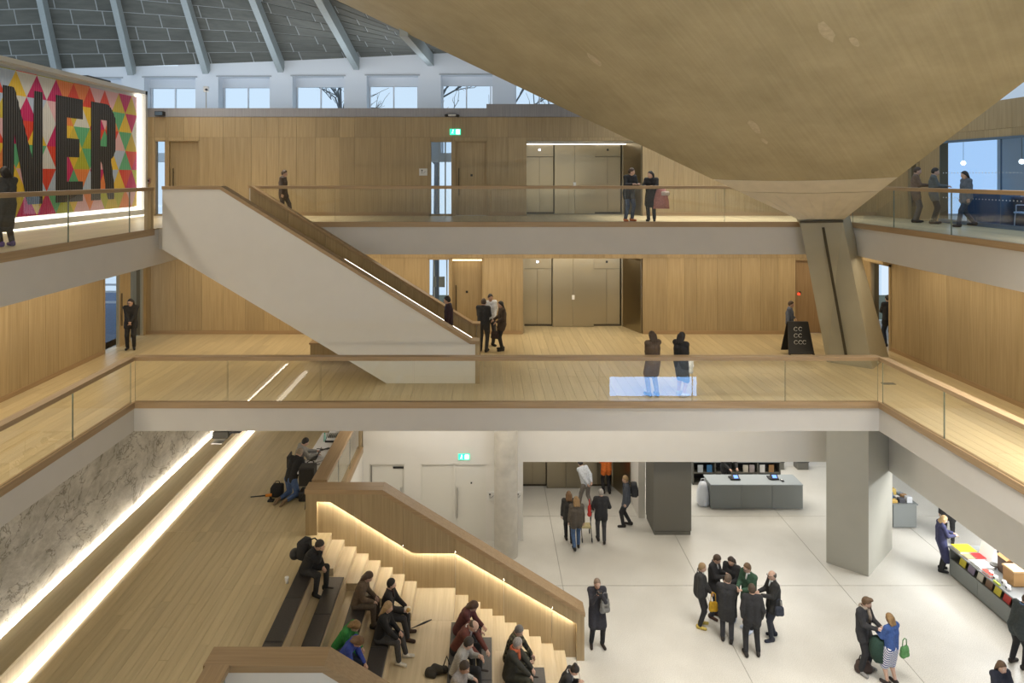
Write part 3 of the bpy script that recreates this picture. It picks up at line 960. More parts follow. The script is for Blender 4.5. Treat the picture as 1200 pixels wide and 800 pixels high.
# ------------------------------------------------------------------ stairs
def cut_panels(name, parent, mat, poly_at, xs, y0, y1, gap=.008):
    """vertical boards between successive joints; poly_at(x) gives (low, high)"""
    for x0, x1 in zip(xs[:-1], xs[1:]):
        brk = [x0 + gap / 2] + [x for x in poly_at.breaks if x0 + .02 < x < x1 - .02] + [x1 - gap / 2]
        lo = [(x, poly_at(x)[0]) for x in brk]
        hi = [(x, poly_at(x)[1]) for x in reversed(brk)]
        if min(poly_at(x)[1] - poly_at(x)[0] for x in brk) < -0.01: continue
        MB().prism_y(lo + hi, y0, y1).build(name, mat, parent)

def lin(pts):
    def f(x):
        if x <= pts[0][0]: return pts[0][1]
        for (a, za), (c, zc) in zip(pts[:-1], pts[1:]):
            if x <= c: return za + (zc - za) * (x - a) / (c - a)
        return pts[-1][1]
    return f

# --- upper stair, level 1 to level 2
us = thing('upper_staircase', 'straight white sided oak staircase rising from level one to level two', 'staircase', (-4, 20.4, Z1))
TOPL = lin([(-9.02, 11.60), (-7.41, 11.60), (-.45, 7.30), (-.19, 7.30)])
BOTL = lin([(-9.02, 9.93), (-2.78, Z1), (-.31, Z1)])
poly = [(-2.78, Z1 + .003), (-.31, Z1 + .003), (-.31, TOPL(-.31)), (-.45, TOPL(-.45)), (-7.41, 11.60), (-9.02, 11.60), (-9.02, 9.93)]
MB().prism_y(poly, 19.0, 19.2).build('side_wall', M_WHITE, us)
MB().prism_y([(-9.0, 10.52), (-7.4, 10.52), (-.35, 6.22), (-.35, 7.24), (-.5, 7.28), (-7.43, 11.56), (-9.0, 11.56)], 19.2, 19.26).build('inner_lining', M_WALLWOOD, us)
MB().prism_y([(-9.02, 11.60), (-7.41, 11.60), (-.45, 7.30), (-.19, 7.30), (-.19, 7.39), (-.42, 7.39), (-7.38, 11.69), (-9.02, 11.69)], 18.96, 19.36).build('handrail_cap', M_TRIM, us)
MB().box(-.31, -.19, 18.98, 19.28, Z1, 7.30).build('end_post', M_WALLWOOD, us)
# far side
fp = [(-2.78, Z1 + .003), (-.31, Z1 + .003), (-.31, 7.28), (-.45, 7.30), (-7.41, 11.60), (-7.45, 10.0)]
far = MB().prism_y([(-2.78, Z1 + .003), (-.31, Z1 + .003), (-.31, TOPL(-.31)), (-.45, 7.30), (-7.41, 11.60), (-7.47, 11.60), (-7.47, 9.2)], 21.5, 21.66).build('far_side_wall', M_WHITE, us)
MB().prism_y([(-7.47, 11.60), (-7.41, 11.60), (-.45, 7.30), (-.19, 7.30), (-.19, 7.36), (-.43, 7.36), (-7.39, 11.67), (-7.47, 11.67)], 21.36, 21.69).build('handrail_cap', M_TRIM, us)
MB().box(-.31, -.19, 21.38, 21.68, Z1, 7.30).build('end_post', M_WALLWOOD, us)
class Band:
    def __init__(s, lo, hi, breaks): s.lo, s.hi, s.breaks = lo, hi, breaks
    def __call__(s, x): return (s.lo(x), s.hi(x))
nose = lin([(-7.41, 10.46), (-.31, 6.10)])
up = Band(lambda x: TOPL(x) - .39, lambda x: TOPL(x) - .02, [-.45])
js = [-7.41 + 1.183 * k for k in range(6)] + [-.32]
cut_panels('lining_panel', us, M_WALLWOOD, up, js, 21.42, 21.5)
dn = Band(lambda x: nose(x) - .05, lambda x: TOPL(x) - .39, [-.45])
cut_panels('lining_panel', us, M_WALLWOOD, dn, js, 21.47, 21.5)
MB().prism_y([(-4.45, TOPL(-4.45) - .48), (-.45, TOPL(-.45) - .48), (-.45, TOPL(-.45) - .40), (-4.45, TOPL(-4.45) - .40)], 21.425, 21.46).build('rail_light', M_LEDSOFT, us)
for i in range(1, 25):
    x, z = -7.35 + .28 * i, 10.5 - .172 * i
    piece('step', M_STEP, us, x, x + .285, 19.26, 21.47, z - .18, z)
MB().prism_y([(-9.0, 9.93), (-2.78, Z1 + .003), (-.5, Z1 + .003), (-.5, 6.15 + .1), (-7.3, 10.2), (-7.3, 10.46), (-9.0, 10.46)], 19.2, 21.5).build('soffit', M_WHITE, us)
bx = thing('oak_plinth_box', 'low oak box on the floor beneath the upper staircase', 'box', (-4.5, 21.6, Z1))
MB().box(-5.5, -4.05, 21.3, 21.9, Z1, 6.72).build('carcass', M_WALLWOOD, bx)
MB().box(-5.53, -4.05, 21.27, 21.92, 6.72, 6.77).build('top_board', M_TRIM, bx)

# --- lower stair and seating tiers, landing to ground
R, T = 0.1722, 0.30
ls = thing('stepped_seating', 'broad oak stepped seating descending from the landing to the terrazzo', 'seating', (-1, 14, 0))
tiers = [(-3.85, -3.25, 2.756), (-3.25, -2.65, 2.412), (-2.65, -2.05, 2.068), (-2.05, -.47, 1.724), (-.47, .13, 1.38), (.13, .73, 1.036), (.73, 1.33, .692), (1.33, 1.93, .348)]
for x0, x1, z in tiers:
    MB().box(x0, x1 + .02, 11.2, 15.75, max(0, z - .40), z).build('seat_tier', M_STEP, ls, bevel=.006)
xs_ = -3.85
for k in range(7):
    z = ZM - R * (k + 1)
    MB().box(xs_ + T * k, xs_ + T * (k + 1) + .02, 15.75, 17.0, z - .35, z).build('step', M_STEP, ls, bevel=.005)
MB().box(-1.75, -.77, 15.75, 17.0, 1.3, 1.724).build('step', M_STEP, ls, bevel=.005)
for k in range(9):
    z = 1.724 - R * (k + 1)
    MB().box(-.77 + T * k, -.77 + T * (k + 1) + .02, 15.75, 17.0, max(0, z - .35), z).build('step', M_STEP, ls, bevel=.005)
MB().prism_y([(-3.8, 0), (1.6, 0), (-.6, 1.1), (-2.0, 1.4), (-3.8, 2.4)], 11.25, 16.95).build('substructure', M_JOINT, ls)

CUSH = [(-4.22, -3.86, ZM, M_LEATHER, 11.6), (-3.62, -3.26, 2.756, M_LEATHER, 11.6), (-3.03, -2.66, 2.412, M_LEATHER, 11.6), (-2.43, -2.06, 2.068, M_LEATHER, 11.6),
        (-.80, -.48, 1.724, M_GREYPAD, 11.6), (-.20, .12, 1.38, M_GREYPAD, 11.6), (.40, .72, 1.036, M_GREYPAD, 11.6), (1.0, 1.32, .692, M_GREYPAD, 11.6)]
where = ['top row at the edge of the landing', 'second row below the landing', 'third row below the landing', 'fourth row above the wide middle landing',
         'row at the front edge of the wide middle landing', 'first row below the wide middle landing', 'second row below the wide middle landing', 'lowest row near the floor']
for (x0, x1, z, m, _), w in zip(CUSH, where):
    y = 15.62
    for k in range(3):
        tone = 'dark brown' if m is M_LEATHER else 'grey'
        c = MB().cushion(x0, x1, y - 1.33, y, z + .002, z + .06, .018).build('seat_cushion', m, None)
        tag(c, '%s seat pad, %s, %s' % (tone, w, ['nearest the steps', 'middle one', 'farthest one'][k]), 'cushion', 'seat pads on the stepped seating')
        y -= 1.345

# --- balustrade walls on both sides of the seating
RT = lin([(-4.47, 4.12), (-2.60, 4.12), (2.42, 1.10)])
LEDL = lin([(-4.19, 3.925), (-3.87, 3.925), (-1.81, 2.65), (-.77, 2.65), (2.23, .91)])
FLOORL = lin([(-4.47, ZM), (-3.85, ZM), (-1.75, 1.70), (-.47, 1.70), (1.93, 0.0), (2.42, 0.0)])
def balustrade_wall(label, yin, face):
    """face -1: lined side looks towards the camera; +1: away from it"""
    o = thing('stair_balustrade', label, 'balustrade', (-1, yin, 0))
    def yy(a, c): return sorted((yin - face * a, yin - face * c))
    y0, y1 = yy(.03, .26)
    MB().prism_y([(-4.45, 0), (2.40, 0), (2.40, RT(2.40)), (-2.60, 4.12), (-4.45, 4.12)], y0, y1).build('core', M_WHITE, o)
    js = [-4.45, -3.25, -2.06, -.77, .43, 1.63, 2.40]
    low = Band(lambda x: max(0, FLOORL(x) - .34), lambda x: LEDL(x) + .02, [-4.19, -3.87, -3.85, -1.81, -1.75, -.77, -.47, 1.93, 2.23])
    cut_panels('lining_panel', o, M_WALLWOOD, low, js, *yy(0, .04))
    ap = Band(lambda x: LEDL(x), lambda x: RT(x) - .01, [-4.19, -3.87, -2.60, -1.81, -.77, 2.23])
    MB().prism_y([(-4.19, 3.975), (-3.87, 3.975), (-1.81, 2.70), (-.77, 2.70), (2.23, .96), (2.23, RT(2.23)), (-2.60, 4.12), (-4.19, 4.12)], *yy(-.103, -.098)).build('apron_backing', M_JOINT, o)
    js2 = [-4.19, -3.25, -2.06, -.77, .43, 1.63, 2.23]
    cut_panels('apron_panel', o, M_WALLWOOD, ap, js2, *yy(-.13, -.105), gap=.004)
    a, c = yy(-.13, .03)
    MB().prism_y([(-4.47, 3.0 if True else 0), (-4.19, 3.0), (-4.19, 4.12), (-4.47, 4.12)], a, c).build('end_post', M_WALLWOOD, o)
    MB().prism_y([(2.23, 0.0), (2.42, 0.0), (2.42, RT(2.42)), (2.23, RT(2.23))], a, c).build('end_post', M_WALLWOOD, o)
    a, c = yy(-.15, .29)
    MB().prism_y([(-4.49, 4.12), (-2.60, 4.12), (2.44, 1.09), (2.44, 1.19), (-2.57, 4.23), (-4.49, 4.23)], a, c).build('handrail_cap', M_TRIM, o)
    a, c = yy(-.10, -.05)
    pts = [(-4.15, 3.925), (-3.87, 3.925), (-1.81, 2.65), (-.77, 2.65), (2.20, .925)]
    MB().prism_y([(x, z + .012) for x, z in pts] + [(x, z + .04) for x, z in reversed(pts)], a, c).build('rail_light', M_LEDWASH, o)
    return o
balustrade_wall('oak lined stair balustrade with lit handrail, far side of the seating', 17.0, -1)
balustrade_wall('white backed oak stair balustrade in the foreground, near side of the seating', 11.1, 1)

# ------------------------------------------------------------------ glass balustrades
def balustrade(label, axis, plane, face, a0, a1, zf, joints, zr=1.16, rail_w=.22, posts=(), group=None, low=.0, lit=True):
    """glass panes between a floor trim and an oak handrail; face is the way the void lies"""
    c = ((a0 + a1) / 2, plane, zf) if axis == 'x' else (plane, (a0 + a1) / 2, zf)
    o = thing('glass_balustrade', label, 'balustrade', c, 0, group)
    e = [a0] + list(joints) + [a1]
    for s, t in zip(e[:-1], e[1:]):
        b = MB()
        x0, x1, y0, y1, z0, z1 = span(axis, plane, face, .02, .042, s + .012, t - .012, zf + .01 - low, zf + zr - .09)
        b.box(x0, x1, y0, y1, z0, z1)
        # pane edges carry the green edge tint
        big = 1 if axis == 'x' else 0
        for k, f in enumerate([(2), (2), (1), (0), (1), (0)]):
            b.m[k] = 0 if f == big else 1
        b.build('glass_pane', [M_GLASS, M_GLASSEDGE], o)
    x0, x1, y0, y1, z0, z1 = span(axis, plane, face, -.03, rail_w - .03, a0 - .05, a1 + .05, zf + zr - .10, zf + zr)
    MB().box(x0, x1, y0, y1, z0, z1).build('handrail', M_TRIM if axis == 'x' else M_TRIMY, o, bevel=.008)
    x0, x1, y0, y1, z0, z1 = span(axis, plane, face, .06, .11, a0, a1, zf + zr - .112, zf + zr - .10)
    if lit: MB().box(x0, x1, y0, y1, z0, z1).build('rail_light', M_LEDRAIL, o)
    for p in posts:
        MB().box(*span(axis, plane, face, -.02, .16, p - .08, p + .08, zf, zf + zr - .10)).build('post', M_WALLWOOD, o)
    return o
balustrade('long glass balustrade with oak rail across level one, facing the void', 'x', LY, -1, LX0, LX1, Z1, [LX0 + 2.378 * k for k in range(1, 8)])
balustrade('glass balustrade along the left gallery of level one', 'y', LX0, 1, 0, LY - .1, Z1, [14.9, 12.4, 9.9, 7.4, 4.9][::-1])
balustrade('glass balustrade along the right gallery of level one', 'y', LX1, -1, 0, LY - .1, Z1, [15.0, 12.5, 10.0, 7.5, 5.0][::-1])
balustrade('glass balustrade with oak rail across level two, in front of the upper lifts', 'x', WY, -1, -7.3, WX1, Z2, [-7.3 + 2.48 * k for k in range(1, 8)], rail_w=.16, lit=False)
balustrade('glass balustrade on the left gallery of level two, before the bright lettered artwork', 'y', WX0, 1, 2, 18.9, Z2, [6.2, 8.65, 11.1, 15.15, 17.75], rail_w=.18, posts=(18.85,), lit=False)
balustrade('glass balustrade on the right gallery of level two, before the blue office', 'y', WX1, -1, 2, WY - .1, Z2, [7.2, 9.6, 12.0, 14.6, 17.0, 19.4], rail_w=.18, lit=False)
balustrade('short glass balustrade beside the white equipment table on the landing', 'y', -4.09, 1, 17.4, 22.2, ZM, [19.0, 20.6], rail_w=.38, posts=(22.25,), lit=False)
balustrade('short glass balustrade in the foreground corner of the landing', 'y', -4.09, 1, 6.0, 10.75, ZM, [7.6, 9.2], rail_w=.38, lit=False)

# ------------------------------------------------------------------ lifts
def lift_bank(level, z0, y, x0, x1, ztop, words, dark=False, strip=None):
    w = x1 - x0
    wl_, wc_ = w * .262, w * .37
    a, c2, d2, e2 = x0, x0 + wl_, x0 + wl_ + wc_, x1 - w * .125
    zt = z0 + (ztop - z0) * .80
    def one(xa, xb, which, screen):
        o = thing('lift', '%s lift with brushed bronze doors, %s' % (which, words), 'lift', ((xa + xb) / 2, y, z0), 0, 'brushed bronze lifts')
        m = (xa + xb) / 2
        MB().box(xa + .02, m - .006, y + .06, y + .09, z0 + .07, zt).build('door_leaf', M_STEEL, o)
        MB().box(m + .006, xb - .02, y + .06, y + .09, z0 + .07, zt).build('door_leaf', M_STEEL, o)
        MB().box(xa, xb, y + .05, y + .1, z0, z0 + .06).build('sill', M_DARKSTEEL, o)
        ov = MB().box(xa + .02, xb - .02, y + .03, y + .09, zt + .02, ztop - .03).build('over_panel', M_STEEL, o)
        sm = plain('lift_screen', (.8, .85, 1), .3, emit=3) if screen else M_BLACK
        MB().box(m - .04, m + .04, y + .015, y + .03, (zt + ztop) / 2 - .03, (zt + ztop) / 2 + .05).build('floor_display', sm, ov)
    one(a, c2, 'left hand', True)
    o = thing('lift_surround', 'bronze panel with two tall leaves between the pair of lifts, %s' % words, 'panel', ((c2 + d2) / 2, y, z0))
    sur = o
    m = (c2 + d2) / 2
    MB().box(c2 + .01, m - .004, y - .14, y + .05, z0 + .01, ztop - .03).build('leaf', M_STEEL, o)
    MB().box(m + .004, d2 - .01, y - .14, y + .05, z0 + .01, ztop - .03).build('leaf', M_STEEL, o)
    MB().box(m - .05, m + .05, y - .16, y - .14, z0 + 1.05, z0 + 1.22).build('call_button', M_BRIGHT, o)
    one(d2, e2, 'right hand', False)
    bk = struct('wall_lift_%s' % level, MB().box(x0 - .05, x1 + .1, y + .13, y + .25, z0, ztop + .1), M_DARKSTEEL)
    bk = sur
    MB().prism_z([(e2 + .02, y + .1), (e2 + .08, y - .02), (x1 - .02, y - 1.2), (x1, y - 1.2), (x1, y + .1)], z0, ztop).build('jamb_panel', M_STEEL, bk)
    MB().box(e2 + .03, x1 - .15, y - .02, y + .09, z0 + .002, ztop).build('jamb_panel', M_STEEL, bk)
    MB().box(x0 - .05, x0 - .005, y - 1.1, y + .1, z0, ztop).build('jamb_panel', M_STEEL, bk)
    MB().box(x0 - .05, x1 + .05, y - 1.1, y + .1, ztop, ztop + .05).build('lobby_ceiling', M_WHITE, bk)
    return bk
lift_bank('ground', 0, 26.3, 1.25, 5.30, 2.9, 'on the ground floor')
lift_bank('one', Z1, 26.2, 1.40, 5.68, 8.93, 'on level one')
bk = lift_bank('two', Z2, 26.4, 1.50, 5.74, 13.24, 'on level two')
tag(MB().box(1.52, 5.70, 26.2, 26.24, 13.17, 13.20).build('light_strip', M_LEDSOFT), 'white light strip above the lifts of level two', 'light strip')
area_light('lobby_light', (3.5, 25.6, 8.85), 3.6, .5, 34, WARM)
area_light('lobby_light', (3.5, 25.7, 13.15), 3.6, .4, 5, WARM)

# ------------------------------------------------------------------ people: smooth bodies grown around a posed skeleton
def surface_net(f, org, h):
    s = f < 0
    nx, ny, nz = f.shape
    C = [(i, j, k) for i in (0, 1) for j in (0, 1) for k in (0, 1)]
    def sl(a, c): return a[c[0]:nx - 1 + c[0], c[1]:ny - 1 + c[1], c[2]:nz - 1 + c[2]]
    allv, anyv = np.ones((nx - 1, ny - 1, nz - 1), bool), np.zeros((nx - 1, ny - 1, nz - 1), bool)
    for c in C:
        q = sl(s, c)
        allv &= q
        anyv |= q
    mask = anyv & ~allv
    idx = np.full(mask.shape, -1, np.int64)
    n = int(mask.sum())
    idx[mask] = np.arange(n)
    F = np.stack([sl(f, c)[mask] for c in C], 1)
    pos, cnt = np.zeros((n, 3)), np.zeros(n)
    for a in range(8):
        for b in range(a + 1, 8):
            ca, cb = np.array(C[a]), np.array(C[b])
            if np.abs(ca - cb).sum() != 1: continue
            fa, fb = F[:, a], F[:, b]
            x = (fa < 0) != (fb < 0)
            t = np.where(x, fa / np.where(x, fa - fb, 1), 0)
            pos += np.where(x[:, None], ca + t[:, None] * (cb - ca), 0)
            cnt += x
    pos = pos / cnt[:, None] + np.stack(np.nonzero(mask), 1)
    quads = []
    for ax in range(3):
        u, v = (ax + 1) % 3, (ax + 2) % 3
        lo = [slice(None)] * 3; hi = [slice(None)] * 3
        lo[ax], hi[ax] = slice(0, -1), slice(1, None)
        a, b = s[tuple(lo)], s[tuple(hi)]
        e = a != b
        I = np.stack(np.nonzero(e), 1)
        I = I[(I[:, u] > 0) & (I[:, v] > 0) & (I[:, u] < f.shape[u] - 1) & (I[:, v] < f.shape[v] - 1)]
        if not len(I): continue
        fl = a[tuple(I.T)]
        du, dv = np.zeros(3, int), np.zeros(3, int)
        du[u] = 1; dv[v] = 1
        q = np.stack([idx[tuple((I - du - dv).T)], idx[tuple((I - dv).T)], idx[tuple(I.T)], idx[tuple((I - du).T)]], 1)
        q[~fl] = q[~fl][:, ::-1]
        quads.append(q)
    return pos * h + org, (np.concatenate(quads) if quads else np.zeros((0, 4), int))

def frame(d):
    d = np.asarray(d, float) / np.linalg.norm(d)
    return d

def grow(prims, h=0.02, k=0.02, cuts=()):
    """prims: ('c', a, b, ra, rb) tapered limb; ('e', centre, radii, axes) ellipsoid. smooth union, surface out"""
    lo, hi = np.full(3, 9e9), np.full(3, -9e9)
    for p in prims:
        if p[0] == 'c':
            for q, r in ((p[1], p[3]), (p[2], p[4])):
                lo, hi = np.minimum(lo, np.array(q) - r), np.maximum(hi, np.array(q) + r)
        else:
            r = max(p[2])
            lo, hi = np.minimum(lo, p[1] - r), np.maximum(hi, p[1] + r)
    lo -= 3 * h; hi += 3 * h
    n = np.ceil((hi - lo) / h).astype(int) + 1
    f = np.full(n, 0.3, np.float32)
    gx = [lo[i] + h * np.arange(n[i]) for i in range(3)]
    for p in prims:
        if p[0] == 'c':
            a, b = np.array(p[1], float), np.array(p[2], float)
            r = max(p[3], p[4])
            bl, bh = np.minimum(a, b) - r - .1, np.maximum(a, b) + r + .1
        else:
            bl, bh = p[1] - max(p[2]) - .1, p[1] + max(p[2]) + .1
        i0 = np.maximum(np.floor((bl - lo) / h).astype(int), 0)
        i1 = np.minimum(np.ceil((bh - lo) / h).astype(int) + 1, n)
        X = gx[0][i0[0]:i1[0], None, None]
        Y = gx[1][None, i0[1]:i1[1], None]
        Z = gx[2][None, None, i0[2]:i1[2]]
        if p[0] == 'c':
            d = b - a
            L = max(float(d @ d), 1e-9)
            t = np.clip(((X - a[0]) * d[0] + (Y - a[1]) * d[1] + (Z - a[2]) * d[2]) / L, 0, 1)
            g = np.sqrt((X - a[0] - t * d[0]) ** 2 + (Y - a[1] - t * d[1]) ** 2 + (Z - a[2] - t * d[2]) ** 2) - (p[3] + (p[4] - p[3]) * t)
        else:
            c, r, A = p[1], p[2], p[3]
            q = [((X - c[0]) * A[m][0] + (Y - c[1]) * A[m][1] + (Z - c[2]) * A[m][2]) / r[m] for m in range(3)]
            rr = np.sqrt(q[0] ** 2 + q[1] ** 2 + q[2] ** 2)
            g = (rr - 1) * min(r)
        blk = f[i0[0]:i1[0], i0[1]:i1[1], i0[2]:i1[2]]
        hh = np.clip(.5 + .5 * (blk - g) / k, 0, 1)
        f[i0[0]:i1[0], i0[1]:i1[1], i0[2]:i1[2]] = blk * (1 - hh) + g * hh - k * hh * (1 - hh)
    for nrm, d in cuts:
        g = gx[0][:, None, None] * nrm[0] + gx[1][None, :, None] * nrm[1] + gx[2][None, None, :] * nrm[2] - d
        f = np.maximum(f, g.astype(np.float32))
    return surface_net(f.astype(np.float64), lo, h)

def ik(root, target, l1, l2, pole):
    root, target, pole = (np.array(v, float) for v in (root, target, pole))
    d = target - root
    L = np.linalg.norm(d)
    if L > (l1 + l2) * .999:
        target = root + d / L * (l1 + l2) * .999
        d = target - root
        L = np.linalg.norm(d)
    d /= L
    a = (l1 * l1 - l2 * l2 + L * L) / (2 * L)
    hgt = math.sqrt(max(l1 * l1 - a * a, 0))
    p = pole - d * (pole @ d)
    p /= max(np.linalg.norm(p), 1e-6)
    return root + d * a + p * hgt, target

def rot_axis(v, ax, ang):
    ax = np.asarray(ax, float) / np.linalg.norm(ax)
    v = np.asarray(v, float)
    return v * math.cos(ang) + np.cross(ax, v) * math.sin(ang) + ax * (ax @ v) * (1 - math.cos(ang))

ARMS = {  # hand targets: (sideways, forward, height) for left then right, in a 1.75 m person
    'down': ((.25, .06, .82), (-.25, .04, .82)),
    'front': ((.08, .34, 1.16), (-.08, .34, 1.16)),
    'phone': ((.05, .30, 1.25), (-.05, .30, 1.22)),
    'eye': ((.05, .27, 1.46), (-.06, .27, 1.45)),
    'clasp': ((.03, .25, .98), (-.03, .25, .98)),
    'onephone': ((.24, .08, .84), (-.06, .30, 1.26)),
    'pocket': ((.22, .02, .92), (-.22, .02, .92)),
    'back': ((.10, -.18, 1.0), (-.10, -.18, 1.02)),
    'hip': ((.20, -.06, .98), (-.24, .05, .84)),
    'carry': ((.22, .26, 1.04), (-.22, .24, 1.04)),
    'rail': ((.10, .38, 1.20), (-.14, .38, 1.20)),
    'reach': ((.20, .46, 1.05), (-.12, .50, 1.05)),
    'side': ((.42, .12, 1.04), (-.24, .05, .84)),
}
SKINS = {'pale': (.56, .36, .27), 'tan': (.42, .25, .17), 'brown': (.24, .13, .085)}

def cloth(col, kind='plain'):
    key = 'cloth_%s_%.3f_%.3f_%.3f' % ((kind,) + tuple(col))
    if key in _mats: return _mats[key]
    if kind == 'plain':
        m = plain(key, col, 0.85, noise=.18, nscale=22, bump=.25)
    else:
        m, nt, p = _new(key)
        p.inputs['Roughness'].default_value = .85
        tc = nt.nodes.new('ShaderNodeTexCoord')
        if kind == 'stripe':
            w = nt.nodes.new('ShaderNodeTexWave')
            w.inputs['Scale'].default_value = 9
            w.bands_direction = 'DIAGONAL'
            out = w.outputs['Fac']
            c2 = (.75, .76, .8)
        elif kind == 'weave':
            w = nt.nodes.new('ShaderNodeTexChecker')
            w.inputs['Scale'].default_value = 55
            out = w.outputs['Fac']
            c2 = (.46, .45, .43)
        else:
            w = nt.nodes.new('ShaderNodeTexNoise')
            w.inputs['Scale'].default_value = 16
            out = w.outputs['Fac']
            c2 = (.022, .02, .014)
        nt.links.new(tc.outputs['Object'], w.inputs['Vector'])
        r = nt.nodes.new('ShaderNodeValToRGB')
        r.color_ramp.interpolation = 'CONSTANT'
        r.color_ramp.elements[0].color = (*col, 1)
        r.color_ramp.elements[1].color = (*c2, 1)
        r.color_ramp.elements[1].position = .5
        nt.links.new(out, r.inputs['Fac'])
        nt.links.new(r.outputs['Color'], p.inputs['Base Color'])
        _mats[key] = m
    return m

M_EYE = plain('eye_dark', (.03, .02, .018), .25)
M_EYEWHITE = plain('eye_white', (.7, .68, .65), .3)
M_LIPS = plain('lips', (.36, .13, .11), .5)

def net_obj(name, data, mats, parent, extra=None):
    v, q = data
    me = bpy.data.meshes.new(name)
    V, Q = v.tolist(), q.tolist()
    mi = [0] * len(Q)
    if extra is not None:
        n = len(V)
        V += [tuple(p) for p in extra.v]
        Q += [tuple(i + n for i in f) for f in extra.f]
        mi += extra.m
    me.from_pydata(V, [], Q)
    for m in mats: me.materials.append(m)
    if any(mi): me.polygons.foreach_set('material_index', mi)
    me.polygons.foreach_set('use_smooth', [True] * len(Q))
    o = bpy.data.objects.new(name, me)
    COL.objects.link(o)
    o.parent = parent
    return o

def person(label, loc, heading, height=1.72, pose='stand', arms='down', lean=0, nod=12, turn=0, seat=.44, skin='pale',
           hair=('short', (.05, .032, .02)), top=(.03, .03, .033), top_len='jacket', top_kind='plain', legs=(.03, .032, .04), legs_kind='trousers', legs_pat='plain',
           shoes=(.03, .025, .022), group=None, feet=None, hands=None, collar=None, bald=False, glasses=False, bulk=1.0, beard=None, side=0, scarf=None):
    s = height / 1.75
    o = thing('person', label, 'person', loc, math.radians(heading), group)
    A = lambda x, f, z: np.array([x, -f, z], float)      # sideways (+ = the person's left), forward, up
    la, si = math.radians(lean), math.radians(side)
    upv = np.array([math.sin(si), -math.sin(la), math.cos(la)])
    upv /= np.linalg.norm(upv)
    rt = np.array([1.0, 0, 0])
    rt = rt - upv * (rt @ upv); rt /= np.linalg.norm(rt)
    fw = np.cross(rt, upv)
    if fw[1] > 0: fw = -fw
    if pose == 'sit':
        pel = A(0, 0, seat + .115)
        ft = feet or ((.13, .46, 0), (-.13, .42, 0))
        pole = A(0, .6, .8)
    elif pose == 'kneel':
        pel = A(0, 0, .52)
        ft = feet or ((.11, -.33, -.02), (-.11, -.33, -.02))
        pole = A(0, 1, -.3)
    elif pose == 'walk':
        pel = A(0, 0, .925)
        ft = feet or ((.08, .26, 0), (-.08, -.26, .04))
        pole = A(0, 1, 0)
    else:
        pel = A(0, 0, .945)
        ft = feet or ((.10, .03, 0), (-.11, -.03, 0))
        pole = A(0, 1, 0)
    hipL, hipR = pel + rt * .09 - upv * .03, pel - rt * .09 - upv * .03
    chest = pel + upv * .34
    shL, shR = pel + upv * .485 + rt * .175, pel + upv * .485 - rt * .175
    neck = pel + upv * .55
    nd, tn = math.radians(nod), math.radians(turn)
    hup = upv * .6 + np.array([0, 0, .4])
    hf = fw * math.cos(tn) + rt * math.sin(tn)
    hup = hup - hf * (hup @ hf); hup /= np.linalg.norm(hup)
    hs = np.cross(hf, hup)
    hup, hf = rot_axis(hup, hs, -nd), rot_axis(hf, hs, -nd)
    hc = neck + hup * .115 + hf * .025
    # limbs
    knees, ankles = [], []
    for hip, f in ((hipL, ft[0]), (hipR, ft[1])):
        tgt = A(f[0], f[1], f[2] + .085)
        kn, an = ik(hip, tgt, .43, .43, pole + rt * (f[0] * .8))
        knees.append(kn); ankles.append(an)
    ht = hands or ARMS[arms]
    elb, wri = [], []
    dz = pel[2] - .945
    for sh, t, sg in ((shL, ht[0], 1), (shR, ht[1], -1)):
        tgt = A(t[0], t[1], t[2] + (dz if hands is None else 0))
        e, w = ik(sh, tgt, .285, .255, A(.55 * sg, -.8, -.55))
        elb.append(e); wri.append(w)
    b = bulk
    P = []
    def cap(a, c, ra, rb): P.append(('c', a * s, c * s, ra * s, rb * s))
    def ell(c, r, ax, L): L.append(('e', c * s, [x * s for x in r], ax))
    for sg in (1, -1):
        cap(pel + rt * .065 * sg - upv * .02, chest + rt * .075 * sg, .098 * b, .098 * b)
        cap(chest + rt * .075 * sg, pel + upv * .44 + rt * .10 * sg, .10 * b, .075 * b)
    cap(pel + upv * .47, neck + hup * .04, .07, .053)
    cap(shL, shR, .06, .06)
    for i in (0, 1):
        sh = (shL, shR)[i]
        cap(sh, elb[i], .052, .041)
        cap(elb[i], wri[i], .041, .027)
        hp = (hipL, hipR)[i]
        cap(hp, knees[i], .085 * b, .056)
        cap(knees[i], knees[i] + (ankles[i] - knees[i]) * .35, .054, .056)
        cap(knees[i] + (ankles[i] - knees[i]) * .35, ankles[i], .055, .036)
    toes = []
    for i in (0, 1):
        if pose == 'kneel':
            dirn = np.array([0, .75, -.35])
        else:
            dirn = np.array([.18 * (1, -1)[i], -1, 0.0])
        dirn = dirn / np.linalg.norm(dirn)
        heel = ankles[i] - np.array([0, 0, .045]) - dirn * .05 if pose != 'kneel' else ankles[i] + np.array([0, .03, .02])
        toe = heel + dirn * (.21 if pose != 'kneel' else .20)
        toes.append((heel, toe))
        cap(heel, toe, .032, .026)
    axes = [hs, hf, hup]
    ell(hc, (.076, .096, .112), axes, P)
    ell(hc + hf * .022 - hup * .058, (.058, .066, .064), axes, P)
    cap(hc + hf * .090 + hup * .004, hc + hf * .110 - hup * .028, .011, .015)
    for sg in (1, -1):
        ell(hc + hs * .078 * sg - hup * .005, (.010, .024, .032), axes, P)
    ex = MB()
